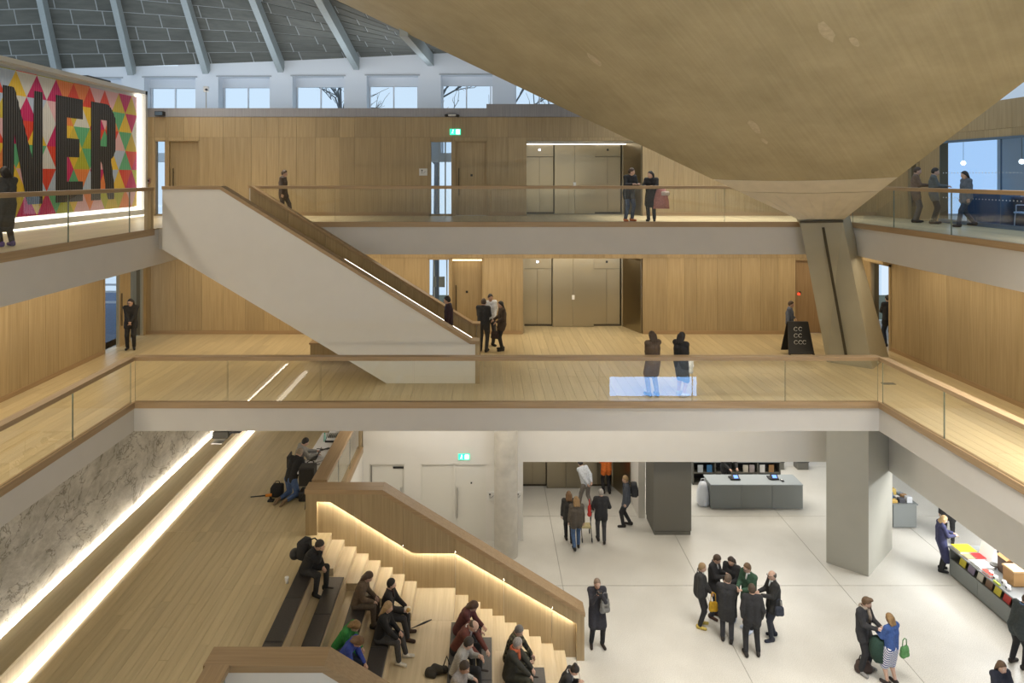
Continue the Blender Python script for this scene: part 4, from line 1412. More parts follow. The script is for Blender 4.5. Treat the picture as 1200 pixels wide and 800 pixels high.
    # hands with five fingers
    for i in (0, 1):
        d = wri[i] - elb[i]; d /= np.linalg.norm(d)
        palm_n = np.array([0, 0, -1.0]) if abs(d[2]) < .7 else rt * (-1, 1)[i]
        palm_n = palm_n - d * (palm_n @ d); palm_n /= np.linalg.norm(palm_n)
        lat = np.cross(d, palm_n)
        thumb_sg = 1 if (lat @ (fw + .3 * np.array([0, 0, 1]) - .6 * rt * (1, -1)[i])) > 0 else -1
        for o2 in (-.016, .016):
            cap(wri[i], wri[i] + d * .085 + lat * o2, .024, .019)
        kb = wri[i] + d * .085
        curl = .55
        for q, (off, ln) in enumerate(((.030, .068), (.010, .078), (-.010, .072), (-.029, .056))):
            p0 = kb + lat * off * thumb_sg - d * .01
            d1 = rot_axis(d, np.cross(d, palm_n), curl * .6)
            p1 = p0 + d1 * ln * .52
            d2 = rot_axis(d, np.cross(d, palm_n), curl * 1.6)
            p2 = p1 + d2 * ln * .48
            ex.tube([p0 * s, p1 * s, p2 * s], [.0105 * s, .009 * s, .0065 * s], 6)
        p0 = wri[i] + d * .03 + lat * .022 * thumb_sg
        p1 = p0 + (d * .7 + lat * .6 * thumb_sg + palm_n * .25) * .045
        p2 = p1 + (d * .9 + palm_n * .4) * .03
        ex.tube([p0 * s, p1 * s, p2 * s], [.013 * s, .0105 * s, .008 * s], 6)
    for sg in (1, -1):
        ex.mi = 1
        ex.ball((hc + hf * .081 + hs * .032 * sg + hup * .012) * s, .0115 * s, 8, 5)
        ex.mi = 2
        ex.ball((hc + hf * .0872 + hs * .0315 * sg + hup * .0112) * s, .0070 * s, 6, 4)
    ex.mi = 3
    pa, pb = hc + hf * .090 - hup * .060 + hs * .022, hc + hf * .090 - hup * .060 - hs * .022
    ex.tube([pa * s, (pa + pb) / 2 * s + hf * .008 * s, pb * s], [.005 * s, .0085 * s, .005 * s], 6)
    hcol = hair[1]
    mh = plain('hair_%.3f_%.3f_%.3f' % hcol, hcol, .55, noise=.3, nscale=60, bump=.3)
    ms = plain('skin_' + skin, SKINS[skin], .5, noise=.04, nscale=30)
    body = net_obj('body', grow(P, .019, .022), [ms, M_EYEWHITE, M_EYE, M_LIPS], o, ex)
    # hair
    H = []
    cut = []
    def hcut(n, dd): cut.append((n, float(n @ (hc * s)) + dd * s))
    style = hair[0]
    if style != 'none':
        ell(hc - hf * .008 + hup * .012, (.088, .104, .118), axes, H)
        if style == 'long':
            cap_ = lambda a, c, ra, rb: H.append(('c', a * s, c * s, ra * s, rb * s))
            for sg in (1, 0, -1):
                cap_(hc - hf * .045 + hs * .055 * sg, neck - fw * .085 + rt * .07 * -sg - upv * .10, .058, .045)
        elif style == 'bob':
            for sg in (1, 0, -1):
                H.append(('c', (hc - hf * .03 + hs * .06 * sg) * s, (hc - hf * .05 - hup * .13 + hs * .065 * sg) * s, .055 * s, .05 * s))
        elif style == 'bun':
            ell(hc - hf * .085 + hup * .085, (.05, .05, .05), axes, H)
        elif style == 'quiff':
            ell(hc + hf * .05 + hup * .115, (.05, .05, .035), axes, H)
        n1 = hf * .80 - hup * .60
        n1 = n1 / np.linalg.norm(n1)
        hcut(n1, .020 if style != 'rim' else -.01)
        if style == 'rim':
            hcut(hup, .045)
        if style in ('short', 'rim', 'quiff', 'bun'):
            n2 = -hup * .9 + hf * .45
            hcut(n2 / np.linalg.norm(n2), .062)
        net_obj('hair', grow(H, .014, .012, cut), [mh], o)
    if beard:
        B = []
        ell(hc + hf * .032 - hup * .072, (.062, .066, .055), axes, B)
        n3 = hup
        net_obj('beard', grow(B, .012, .01, [(hup, float(hup @ (hc * s)) - .05 * s)]), [plain('beard_%.3f' % beard[0], beard, .7, noise=.3, nscale=60)], o)
    if glasses:
        g = MB()
        for sg in (1, -1):
            c = hc + hf * .112 + hs * .034 * sg + hup * .010
            ring = [(c + hs * .026 * math.cos(t) + hup * .020 * math.sin(t)) * s for t in [2 * PI * k / 10 for k in range(11)]]
            g.tube(ring, .004 * s, 5)
            g.tube([(c + hs * .026 * sg) * s, (hc + hs * .082 * sg + hup * .012) * s], .004 * s, 5)
        g.tube([(hc + hf * .113 + hs * .010 + hup * .012) * s, (hc + hf * .113 - hs * .010 + hup * .012) * s], .004 * s, 5)
        g.build('glasses', M_BLACK, o, local=True)
    # clothes
    J = []
    jc = lambda a, c, ra, rb: J.append(('c', a * s, c * s, ra * s, rb * s))
    e = .016
    loose = .028 if top_len in ('coat', 'cape', 'jacket', 'longcoat') else .018
    for sg in (1, -1):
        jc(pel + rt * .07 * sg - upv * .02, chest + rt * .078 * sg, .100 * b + loose, .100 * b + loose)
        jc(chest + rt * .078 * sg, pel + upv * .44 + rt * .105 * sg, .102 * b + loose, .080 * b + e)
    jc(shL, shR, .060 + e, .060 + e)
    jc(pel + upv * .47, neck - hup * .005, .075 + e, .060)
    for i in (0, 1):
        sh = (shL, shR)[i]
        jc(sh, elb[i], .054 + e, .046 + e)
        end = elb[i] + (wri[i] - elb[i]) * (.95 if top_len != 'short' else .05)
        jc(elb[i], end, .045 + e, .032 + e * .9)
    if top_len in ('jacket', 'coat', 'longcoat'):
        drop = {'jacket': .14, 'coat': .34, 'longcoat': .52}[top_len]
        for i, sg in ((0, 1), (1, -1)):
            hp = (hipL, hipR)[i]
            if pose == 'sit':
                d = knees[i] - hp
                drop2 = min(drop, .34)
                jc(hp, hp + d / np.linalg.norm(d) * drop2, .115 * b, .098 * b)
            else:
                d = (knees[i] - hp) / np.linalg.norm(knees[i] - hp)
                jc(hp + rt * 0 , hp + d * drop, .115 * b + .01, .105 * b + .012)
                if top_len != 'jacket':
                    jc(pel - upv * .02, pel - upv * .02 + (d * drop), .12 * b, .12 * b)
    if top_len == 'cape':
        for sg in (1, -1):
            jc(shL if sg > 0 else shR, pel + rt * .20 * sg + upv * .02, .07, .10)
        jc(chest, pel + upv * .0, .17, .19)
    net_obj({'jacket': 'jacket', 'coat': 'coat', 'longcoat': 'coat', 'cape': 'cape', 'short': 'shirt'}.get(top_len, 'jumper'), grow(J, .02, .02), [cloth(top, top_kind)], o)
    if collar or scarf:
        K = MB()
        c0 = neck - hup * .015
        K.tube([(c0 + (rt * math.cos(t) + fw * math.sin(t)) * (.066 if not scarf else .075) + fw * .01) * s for t in [2 * PI * k / 12 for k in range(13)]], (.02 if not scarf else .036) * s, 8)
        if scarf:
            K.tube([(c0 + fw * .09 + rt * .03) * s, (chest + fw * .135 + rt * .04) * s, (chest + fw * .13 + rt * .04 - upv * .12) * s], [.035 * s, .04 * s, .03 * s], 8)
        else:
            K.tube([(c0 + fw * .075) * s, (chest + upv * .05 + fw * .118) * s], [.028 * s, .018 * s], 6)
        K.build('scarf' if scarf else 'shirt_collar', cloth(scarf or collar), o, True, local=True)
    T_ = []
    tc = lambda a, c, ra, rb: T_.append(('c', a * s, c * s, ra * s, rb * s))
    if legs_kind == 'skirt':
        for i in (0, 1):
            hp = (hipL, hipR)[i]
            tc(hp, knees[i] + (ankles[i] - knees[i]) * .12, .115, .10)
        tc((hipL + hipR) / 2, (knees[0] + knees[1]) / 2, .12, .12)
    else:
        tc(hipL, hipR, .105 * b, .105 * b)
        for i in (0, 1):
            hp = (hipL, hipR)[i]
            tc(hp, knees[i], .100 * b, .072)
            tc(knees[i], knees[i] + (ankles[i] - knees[i]) * (.93 if pose != 'kneel' else .88), .071, .058)
    net_obj('skirt' if legs_kind == 'skirt' else 'trousers', grow(T_, .02, .02), [cloth(legs, legs_pat)], o)
    for i in (0, 1):
        heel, toe = toes[i]
        d = (toe - heel) / np.linalg.norm(toe - heel)
        upn = np.array([0, 0, 1.0]) if pose != 'kneel' else np.array([0, -1.0, 0])
        q = [('c', heel * s, toe * s, .044 * s, .038 * s), ('c', (heel + upn * .03) * s, (ankles[i] + upn * .0) * s, .045 * s, .046 * s)]
        fl = float(((heel - upn * .040) * s) @ (-upn))
        net_obj('shoe', grow(q, .016, .015, [(-upn, fl)] if pose != 'kneel' else []), [cloth(shoes)], o)
    P_ = dict(o=o, s=s, pel=pel, chest=chest, fw=fw, rt=rt, up=upv, wri=wri, neck=neck, hc=hc, knees=knees, elb=elb)
    return P_

def wpt(p, v):
    """a point of a posed person, in the world"""
    h = p['o'].rotation_euler.z
    x, y, z = np.array(v) * p['s']
    L = p['o'].location
    return Vector((L.x + x * math.cos(h) - y * math.sin(h), L.y + x * math.sin(h) + y * math.cos(h), L.z + z))

def hand(p, i, k=.075):
    d = p['wri'][i] - p['elb'][i]
    return wpt(p, p['wri'][i] + d / np.linalg.norm(d) * k)

def backpack(p, label, col, group=None):
    c = p['chest'] - p['fw'] * .24 + p['up'] * .0
    o = thing('backpack', label, 'backpack', wpt(p, c), 0, group)
    o.rotation_euler = (0, 0, p['o'].rotation_euler.z)
    s = p['s']
    sack = MB().cushion(-.15 * s, .15 * s, -.09 * s, .10 * s, -.22 * s, .22 * s, .06 * s)
    sack.build('sack', cloth(col), o, True, local=True)
    MB().cushion(-.11 * s, .11 * s, .09 * s, .14 * s, -.18 * s, .04 * s, .03 * s).build('pocket', cloth(col), o, True, local=True)
    for sg in (1, -1):
        MB().tube([(.09 * sg * s, -.08 * s, .17 * s), (.11 * sg * s, -.20 * s, .22 * s), (.12 * sg * s, -.36 * s, .12 * s), (.12 * sg * s, -.33 * s, -.10 * s), (.11 * sg * s, -.08 * s, -.18 * s)], .016 * s, 6).build('strap', cloth(col), o, True, local=True)
    return o

def tote(label, pos, col, w=.3, h=.28, name='handbag', rz=0.0, group=None, strap=.18):
    o = thing(name, label, 'bag', pos, rz, group)
    pr = [('c', np.array([-w / 2 + .06, 0, .06]), np.array([w / 2 - .06, 0, .06]), .066, .066),
          ('c', np.array([-w / 2 + .05, 0, .05]), np.array([-w * .30, 0, h - .04]), .055, .035),
          ('c', np.array([w / 2 - .05, 0, .05]), np.array([w * .30, 0, h - .04]), .055, .035),
          ('c', np.array([-w * .28, 0, h * .6]), np.array([w * .28, 0, h * .6]), .055, .055),
          ('c', np.array([-w * .28, 0, h - .05]), np.array([w * .28, 0, h - .05]), .04, .04)]
    net_obj('body', grow(pr, .016, .03), [cloth(col)], o)
    MB().tube([(-w * .3, 0, h - .02), (-w * .25, 0, h + strap * .8), (0, 0, h + strap), (w * .25, 0, h + strap * .8), (w * .3, 0, h - .02)], .012, 6).build('handle', cloth(col), o, True, local=True)
    return o

# ------------------------------------------------------------------ the people
BLK, CHAR, NAVY, GREY = (.020, .020, .022), (.045, .045, .048), (.022, .028, .055), (.16, .16, .16)
DENIM, WHITE_, BROWNH, DARKH, BLONDE, GREYH = (.06, .11, .22), (.72, .74, .78), (.06, .036, .02), (.018, .014, .012), (.34, .22, .10), (.30, .28, .26)

def put(px, py, z):
    x, y = at(px, py - 1, z)
    return (x, y + .08, z)

# level two
person('woman in dark grey coat and purple shoes at far left, before the artwork', put(4, 290, Z2), 250, 1.70, arms='front', top=(.06, .06, .06), top_len='longcoat', legs=BLK, shoes=(.09, .04, .25), hair=('bob', DARKH))
person('blurred dark figure walking past the panelling behind the upper stair head', (-7.0, 23.5, Z2), 90, 1.72, 'walk', top=(.07, .05, .04), legs=(.05, .04, .04), hair=('short', BROWNH))
pm = person('man in dark jumper, jeans and orange shoes leaning on the upper rail', (4.62, 22.15, Z2), 25, 1.76, arms='rail', lean=8, turn=40, top=BLK, legs=(.05, .07, .12), shoes=(.75, .20, .04), hair=('short', BROWNH), nod=5)
pw = person('woman with long black hair holding a pink coat at the upper rail', (5.36, 22.15, Z2), -25, 1.66, arms='rail', lean=6, turn=-35, top=BLK, top_len='coat', legs=BLK, hair=('long', DARKH), nod=5)
o = thing('draped_coat', 'pink coat draped over the arm of the woman at the upper rail', 'coat', (5.62, 21.98, Z2 + .42))
MB().add([(x, y, z) for z, w in ((0, .26), (.25, .24), (.52, .17), (.66, .12)) for x, y in ((-w, -.07), (0, -.11), (w, -.06), (w, .06), (0, .09), (-w, .07))],
         [(5, 4, 3, 2, 1, 0), (18, 19, 20, 21, 22, 23)] + [(6 * j + k, 6 * j + (k + 1) % 6, 6 * j + 6 + (k + 1) % 6, 6 * j + 6 + k) for j in range(3) for k in range(6)]).build('cloth', cloth((.50, .22, .20)), o, True, local=True)
MB().cushion(-.02, .24, -.15, .0, .42, .56, .04).build('lining', cloth((.62, .52, .48)), o, True, local=True)
person('person in brown standing close to the door by the blue office, left of the pair', (13.55, 21.55, Z2), 60, 1.78, arms='front', top=(.16, .11, .08), legs=(.10, .09, .085), hair=('short', BROWNH))
person('man in grey jacket standing by the blue office glazing, right of the pair', (13.75, 21.0, Z2), 60, 1.75, arms='front', top=(.10, .11, .11), legs=BLK, hair=('short', DARKH))
person('woman in dark grey clothes walking alone past the office glazing', (13.85, 19.7, Z2), 262, 1.66, 'walk', top=(.11, .13, .16), legs=(.03, .05, .09), hair=('bob', DARKH), shoes=BLK)

# level one
person('woman with long dark hair in black, standing by the left glass door', put(152, 411, Z1), 20, 1.72, arms='clasp', top=BLK, legs=BLK, hair=('long', DARKH), glasses=True, shoes=BLK, turn=-15)
person('man in dark plum jumper climbing the upper staircase', (-1.12, 20.3, 6.71), 268, 1.74, 'walk', top=(.035, .018, .028), legs=CHAR, hair=('short', DARKH), collar=(.05, .08, .2), feet=((.09, .20, .17), (-.09, -.2, 0)))
person('man in white shirt with one hand on hip, facing out of the group of three', (.12, 23.2, Z1), 20, 1.80, arms='hip', top=(.62, .66, .74), top_len='shirt', legs=CHAR, hair=('short', DARKH), skin='tan')
person('man in dark suit jacket seen from behind in the group of three', (-.10, 22.45, Z1), 165, 1.76, arms='front', top=(.028, .03, .036), legs=CHAR, hair=('short', BROWNH))
pt = person('woman in brown jacket with dark hair, right of the group of three', (.52, 22.6, Z1), 285, 1.66, arms='carry', top=(.06, .042, .03), legs=BLK, hair=('bob', DARKH))
tote('dark brown handbag hanging beside the woman at the foot of the upper stair', (.28, 22.45, Z1 + .42), (.045, .03, .03), .26, .26)
person('figure in brown coat and shorts standing at the level one rail', put(766, 466, Z1), 200, 1.72, arms='clasp', top=(.11, .075, .05), top_len='coat', legs=(.20, .15, .13), hair=('long', BROWNH), skin='pale')
pg = person('woman with long black hair in grey skirt standing at the level one rail', put(799, 466, Z1), 130, 1.70, arms='clasp', top=BLK, legs=(.07, .075, .08), legs_kind='skirt', hair=('long', DARKH), shoes=(.55, .55, .58))
tote('white paper bag under the arm of the woman at the rail', (5.34, 17.86, Z1 + .62), (.72, .71, .68), .12, .34, 'paper_bag', strap=.05)
person('person in slate blue stretching an arm beside the black notice board', (10.15, 22.85, Z1), 60, 1.62, arms='side', top=(.10, .12, .17), legs=(.16, .15, .15), hair=('short', BROWNH))
person('man in black standing in the doorway at the far right of level one', (13.62, 23.1, Z1), 180, 1.76, arms='front', top=BLK, legs=(.02, .025, .04), hair=('short', DARKH))

# ground floor, far group
person('man in white shirt bending forward beside the ground floor lifts', put(687, 598, 0), 215, 1.76, 'walk', arms='back', lean=22, top=(.60, .63, .68), top_len='shirt', legs=(.20, .18, .16), hair=('short', DARKH))
person('person in bright orange top beside the ground floor lifts', put(711, 580, 0), 190, 1.74, arms='front', top=(.75, .18, .03), legs=BLK, hair=('short', DARKH))
pb = person('blond man in blue grey jacket turning left by the lift lobby', put(735, 619, 0), 262, 1.78, 'walk', top=(.06, .07, .09), legs=BLK, hair=('short', BLONDE), arms='down', feet=((.08, .12, 0), (-.08, -.12, .02)))
backpack(pb, 'dark backpack on the blond man by the lift lobby', (.025, .028, .034))
person('woman with long brown hair in black jacket, left of the walking pair', put(667, 637, 0), 178, 1.68, 'walk', top=(.035, .033, .03), legs=BLK, hair=('long', (.16, .085, .035)), feet=((.08, .12, 0), (-.08, -.10, .02)))
person('woman with fair hair and blue jeans, right of the walking pair', put(676, 646, 0), 182, 1.72, 'walk', top=(.085, .07, .055), legs=DENIM, hair=('long', (.26, .16, .07)), feet=((.08, -.10, .02), (-.08, .12, 0)))
pf = person('man in black jumper walking away with a red bag on his arm', put(705, 638, 0), 176, 1.78, 'walk', top=BLK, legs=(.05, .05, .055), hair=('short', GREYH), arms='carry', feet=((.09, .12, 0), (-.09, -.1, .02)))
tote('red and green bag carried on the arm of the man in black', (pf['o'].location.x - .38, pf['o'].location.y + .02, .86), (.55, .04, .03), .16, .36, 'shoulder_bag', rz=1.2)
pc = thing('pushchair', 'dark folding pushchair pushed beside the man in black', 'pushchair', (pf['o'].location.x - .46, pf['o'].location.y + .25, 0))
b = MB()
for sg in (-.16, .16):
    b.tube([(sg, .30, .08), (sg, -.22, .98)], .014, 6).tube([(sg, -.26, .08), (sg, .16, .66)], .014, 6)
b.build('frame', M_BLACK, pc, local=True)
MB().cushion(-.15, .15, -.12, .16, .38, .46, .03).build('seat', cloth((.50, .42, .22)), pc, local=True)
for sg in (-.16, .16):
    for yy_ in (.30, -.26):
        w_ = MB()
        ring = [(sg, yy_ + .07 * math.cos(t), .085 + .07 * math.sin(t)) for t in [2 * PI * k / 12 for k in range(13)]]
        w_.tube(ring, .015, 6).build('wheel', M_BLACK, pc, local=True)

# ground floor, middle
pp = person('man in dark coat raising a camera to his face near the stair foot', put(700, 760, 0), 5, 1.76, arms='eye', top=(.035, .035, .045), top_len='coat', legs=BLK, hair=('short', (.25, .18, .13)), nod=8, shoes=(.035, .022, .018), feet=((.14, .02, 0), (-.14, -.02, 0)))
c = (hand(pp, 0) + hand(pp, 1)) / 2
o = thing('photo_camera', 'black camera held up by the man near the stair foot', 'camera', c)
MB().cushion(-.065, .065, -.03, .03, -.045, .045, .008).build('camera_body', M_BLACK, o, local=True)
MB().tube([(0, -.03, 0), (0, -.10, 0)], .032, 12).build('lens', M_BLACK, o, local=True)
o = tote('grey shoulder bag across the man with the camera', (pp['o'].location.x + .17, pp['o'].location.y - .20, .98), (.20, .20, .19), .26, .34, 'shoulder_bag', rz=.3, strap=.16)

p1 = person('woman with cropped fair hair in dark cape and yellow shoes', put(822, 737, 0), 75, 1.72, arms='clasp', top=(.03, .03, .03), top_len='cape', legs=BLK, hair=('short', (.30, .20, .10)), shoes=(.55, .42, .10), collar=(.62, .61, .58))
tote('mustard yellow handbag held by the woman in the cape', (p1['o'].location.x + .30, p1['o'].location.y - .12, .48), (.62, .36, .02), .22, .26, strap=.24)
person('man in black jacket looking down at his phone at the back of the group', put(838, 726, 0), 50, 1.78, arms='phone', nod=32, top=BLK, legs=(.02, .025, .04), hair=('short', BROWNH), shoes=(.06, .03, .02), collar=(.55, .55, .57))
person('woman with long dark hair peering over a shoulder at the back of the group', put(859, 727, 0), 320, 1.72, arms='front', nod=20, top=BLK, legs=BLK, hair=('long', (.03, .018, .012)), shoes=(.5, .55, .65))
person('man in charcoal coat with greying hair at the front left of the group', put(853, 755, 0), 160, 1.74, arms='phone', nod=20, turn=-30, top=(.028, .028, .03), top_len='coat', legs=(.035, .035, .04), hair=('short', (.11, .075, .05)))
person('young man in glasses wearing a green bomber jacket', put(879, 741, 0), 300, 1.80, arms='front', nod=15, turn=-10, top=(.035, .085, .05), legs=BLK, hair=('short', (.13, .075, .035)), shoes=(.55, .60, .70), collar=(.6, .6, .6), glasses=True)
person('man in black anorak seen from behind at the front of the group', put(883, 772, 0), 172, 1.80, arms='pocket', top=(.022, .022, .024), legs=BLK, hair=('short', (.07, .045, .028)), nod=6, feet=((.15, -.02, 0), (-.15, .04, 0)))
p7 = person('balding man in glasses with clasped hands at the right of the group', put(908, 752, 0), 272, 1.80, arms='front', nod=6, top=(.025, .025, .025), legs=(.025, .028, .04), hair=('rim', (.06, .05, .045)), collar=(.6, .62, .65), glasses=True, shoes=(.02, .022, .035), bulk=1.08, feet=((.10, .10, 0), (-.12, -.06, 0)))
tote('dark camera bag with cyan tag at the hip of the balding man', (p7['o'].location.x + .02, p7['o'].location.y - .30, .80), (.03, .035, .05), .22, .24, 'camera_bag')

# ground floor, right
p8 = person('man with quiff in black leather jacket showing a leaflet', put(1014, 789, 0), 35, 1.84, arms='front', nod=22, turn=20, top=(.03, .03, .033), legs=BLK, hair=('quiff', (.12, .07, .035)), shoes=(.25, .24, .23), scarf=(.30, .25, .20), beard=(.13, .08, .05), feet=((.17, .02, 0), (-.17, .02, 0)))
c = (hand(p8, 0) + hand(p8, 1)) / 2
o = thing('leaflet', 'pale pink leaflet in the hands of the man with the quiff', 'leaflet', c, .5)
MB().box(-.10, .10, -.08, .08, -.003, .003).build('sheet', plain('pale_pink_paper', (.72, .58, .56), .7), o, local=True)
p9 = person('woman with fair bob in blue jumper and striped skirt seen from behind', put(1047, 806, 0), 205, 1.68, arms='front', top=(.045, .10, .30), top_len='jumper', legs=(.03, .05, .20), legs_kind='skirt', legs_pat='stripe', hair=('bob', (.28, .17, .07)), shoes=(.03, .022, .02), nod=10)
o = thing('folded_coat', 'dark green coat carried over the arm of the woman in stripes', 'coat', (p9['o'].location.x - .22, p9['o'].location.y + .12, .50))
MB().add([(x, y, z) for z, w in ((0, .14), (.2, .20), (.42, .18), (.52, .10)) for x, y in ((-w, -.10), (0, -.14), (w, -.09), (w, .09), (0, .12), (-w, .10))],
         [(5, 4, 3, 2, 1, 0), (18, 19, 20, 21, 22, 23)] + [(6 * j + k, 6 * j + (k + 1) % 6, 6 * j + 6 + (k + 1) % 6, 6 * j + 6 + k) for j in range(3) for k in range(6)]).build('cloth', cloth((.018, .05, .035)), o, True, local=True)
tote('green cloth bag on the right arm of the woman in stripes', (p9['o'].location.x + .34, p9['o'].location.y + .05, .62), (.10, .26, .09), .24, .26, 'shoulder_bag', rz=.4)
o = thing('travel_bag', 'dark brown leather bag on the floor at the feet of the man with the quiff', 'bag', (*at(1012, 787, 0), 0))
net_obj('body', grow([('c', np.array([-.10, 0, .09]), np.array([.10, 0, .09]), .115, .115), ('c', np.array([-.08, 0, .20]), np.array([.08, 0, .20]), .10, .09)], .018, .03, [(np.array([0, 0, -1.0]), 0.0)]), [cloth((.055, .035, .028))], o)
MB().tube([(-.12, 0, .27), (-.08, 0, .40), (.08, 0, .40), (.12, 0, .27)], .014, 6).build('handle', cloth((.03, .02, .016)), o, True, local=True)
x, y = (1172 - 570) * 14.6 / 800, 14.6
person('woman with shoulder length brown hair in navy jumper at the bottom right', (x, y, 0), 8, 1.66, arms='front', top=(.022, .025, .04), top_len='jumper', legs=BLK, hair=('bob', (.13, .075, .04)), nod=10)
person('man in dark grey anorak leaning over the shop display at right edge', (12.98, 16.7, 0), 95, 1.80, arms='reach', lean=18, top=(.05, .06, .06), legs=BLK, hair=('short', BROWNH), collar=(.10, .18, .35), feet=((.12, -.02, 0), (-.14, .06, 0)))
person('woman in long navy coat browsing at the end of the shop display', put(1105, 671, 0), 75, 1.72, arms='front', nod=25, top=(.035, .038, .10), top_len='longcoat', legs=BLK, shoes=BLK, hair=('bob', (.36, .24, .11)))
person('shopper in black half hidden by the white beam behind the navy coat', (15.1, 22.3, 0), 150, 1.74, top=BLK, legs=BLK, hair=('short', DARKH))
person('shopper in dark blue trousers behind the display, mostly hidden by the beam', (15.6, 20.95, 0), 180, 1.74, arms='front', top=(.05, .10, .30), legs=(.02, .025, .05), hair=('short', DARKH))
person('shop assistant in black leaning over the till on the grey counter', (9.1, 25.95, 0), 8, 1.76, arms='reach', lean=20, nod=25, top=BLK, legs=BLK, hair=('short', DARKH))

# landing
ch = thing('desk_chair', 'black chair under the technician at the white equipment table', 'chair', (-5.45, 19.65, ZM))
MB().cushion(-.22, .22, -.22, .22, .40, .46, .02).build('seat', M_BLACK, ch, local=True)
MB().cushion(-.24, -.20, -.20, .20, .55, .88, .015).build('backrest', M_BLACK, ch, local=True)
for sx in (-.19, .19):
    for sy in (-.19, .19):
        MB().tube([(sx, sy, .41), (sx * 1.1, sy * 1.1, 0)], .012, 6).build('leg', M_CHROME, ch, local=True)
person('technician in grey shirt seated at the white equipment table', (-5.45, 19.65, ZM), 118, 1.74, 'sit', lean=16, seat=.46, top=(.30, .29, .27), top_len='shirt', legs=BLK, hair=('short', DARKH), hands=((.10, .58, .82), (-.22, .52, .82)), nod=18, feet=((.14, .40, 0), (-.14, .30, 0)))
person('man in black jumper and blue jeans kneeling on the landing', (-5.40, 18.88, ZM), 155, 1.78, 'kneel', lean=26, nod=20, top=BLK, top_len='jumper', legs=(.09, .15, .32), hair=('short', (.28, .22, .16)), shoes=(.22, .15, .09), hands=((.20, .48, .62), (-.16, .50, .58)))

# seated on the stepped seating (seat tops of the cushions)
def sit(label, x, y, seat_z, foot_z, heading, **k):
    return person(label, (x, y, foot_z), heading, pose='sit', seat=(seat_z - foot_z) / (k.get('height', 1.72) / 1.75) - .01, **k)
q1 = sit('man in black with chin on hand, sitting on the top row', -4.0, 15.22, 3.16, 2.756, 68, lean=26, nod=14, turn=10, top=BLK, legs=BLK, shoes=BLK, hair=('short', (.03, .02, .015)), glasses=True, hands=((.12, .36, .55), (-.02, .40, .98)), feet=((.16, .40, 0), (-.15, .34, 0)))
backpack(q1, 'black backpack on the man sitting on the top row', (.022, .022, .025))
o = thing('helmet', 'black round helmet hanging at the back of the man on the top row', 'helmet', wpt(q1, q1['chest'] - q1['fw'] * .40 - q1['up'] * .28))
MB().ball((0, 0, 0), (.12, .14, .12), 14, 9).build('helmet_shell', M_BLACK, o, True, local=True)
q2 = sit('man in black suit holding wrapped food, sitting beside the middle landing', -2.22, 15.25, 2.13, 1.724, 82, lean=6, nod=4, turn=12, top=(.022, .02, .022), legs=(.03, .03, .034), hair=('short', DARKH), beard=(.05, .04, .035), shoes=(.05, .028, .02), collar=(.045, .02, .022), hands=((.06, .42, .66), (-.10, .40, .66)), feet=((.14, .46, 0), (-.14, .52, 0)))
o = thing('food_wrap', 'paper wrapped snack in the hands of the man in the black suit', 'food', (hand(q2, 0) + hand(q2, 1)) / 2)
MB().cushion(-.07, .07, -.07, .07, -.03, .05, .03).build('paper', plain('waxed_paper', (.70, .66, .55), .6), o, True, local=True)
MB().ball((.03, -.05, .03), (.05, .05, .04)).build('filling', plain('pastry', (.50, .32, .10), .7), o, True, local=True)
sit('woman with long fair hair in black top and white trainers, beside the middle landing', -2.25, 14.5, 2.13, 1.724, 80, height=1.68, lean=12, nod=6, turn=10, top=(.012, .012, .014), top_len='jumper', legs=(.055, .055, .06), hair=('long', (.36, .24, .12)), shoes=(.62, .60, .55), hands=((.10, .40, .60), (-.12, .42, .58)), feet=((.15, .54, 0), (-.12, .46, 0)))
sit('woman in faded brown clothes sitting alone on the third row', -2.86, 15.1, 2.47, 2.068, 85, height=1.68, lean=18, nod=25, top=(.13, .09, .06), top_len='jumper', legs=(.10, .075, .055), hair=('long', (.07, .04, .025)), hands=((.10, .40, .60), (-.10, .40, .60)))
sit('person in green top bending forward on the third row near the foreground', -2.98, 13.72, 2.47, 2.068, 75, height=1.60, lean=34, nod=30, top=(.03, .22, .05), top_len='jumper', legs=(.05, .07, .12), hair=('long', (.22, .13, .05)), hands=((.12, .50, .50), (-.10, .50, .50)))
sit('person in blue top and jeans bending forward on the third row', -2.84, 13.28, 2.47, 2.068, 75, height=1.60, lean=34, nod=35, top=(.03, .06, .33), top_len='jumper', legs=(.025, .035, .06), hair=('bob', (.16, .09, .045)), shoes=(.55, .42, .10), hands=((.12, .50, .50), (-.10, .50, .50)), feet=((.13, .50, 0), (-.12, .50, 0)))
sit('bald man in glasses and maroon jumper on the edge of the middle landing', -.62, 14.65, 1.79, 1.38, 66, height=1.78, lean=30, nod=22, top=(.12, .035, .025), top_len='jumper', legs=BLK, hair=('rim', (.10, .07, .05)), glasses=True, collar=(.55, .55, .55), hands=((.10, .62, .55), (-.12, .58, .52)), bulk=1.1)
sit('woman with long brown curls behind the bald man in maroon', -.60, 15.28, 1.79, 1.38, 72, height=1.68, lean=26, nod=24, turn=8, top=(.10, .03, .03), legs=CHAR, hair=('long', (.07, .035, .018)), hands=((.08, .54, .62), (-.10, .54, .60)))
sit('man in grey woven jumper gesturing in front of the man in maroon', -.62, 13.92, 1.79, 1.38, 72, height=1.76, lean=20, nod=12, turn=25, top=(.24, .235, .22), top_len='jumper', top_kind='weave', legs=BLK, hair=('short', (.035, .025, .018)), hands=((.14, .44, .82), (-.20, .42, .60)))
sit('man in pale grey shirt, nearest of the row on the middle landing', -.62, 13.28, 1.79, 1.38, 60, height=1.74, lean=16, nod=12, turn=10, top=(.27, .255, .255), top_len='shirt', legs=CHAR, hair=('short', (.04, .028, .02)), skin='tan')
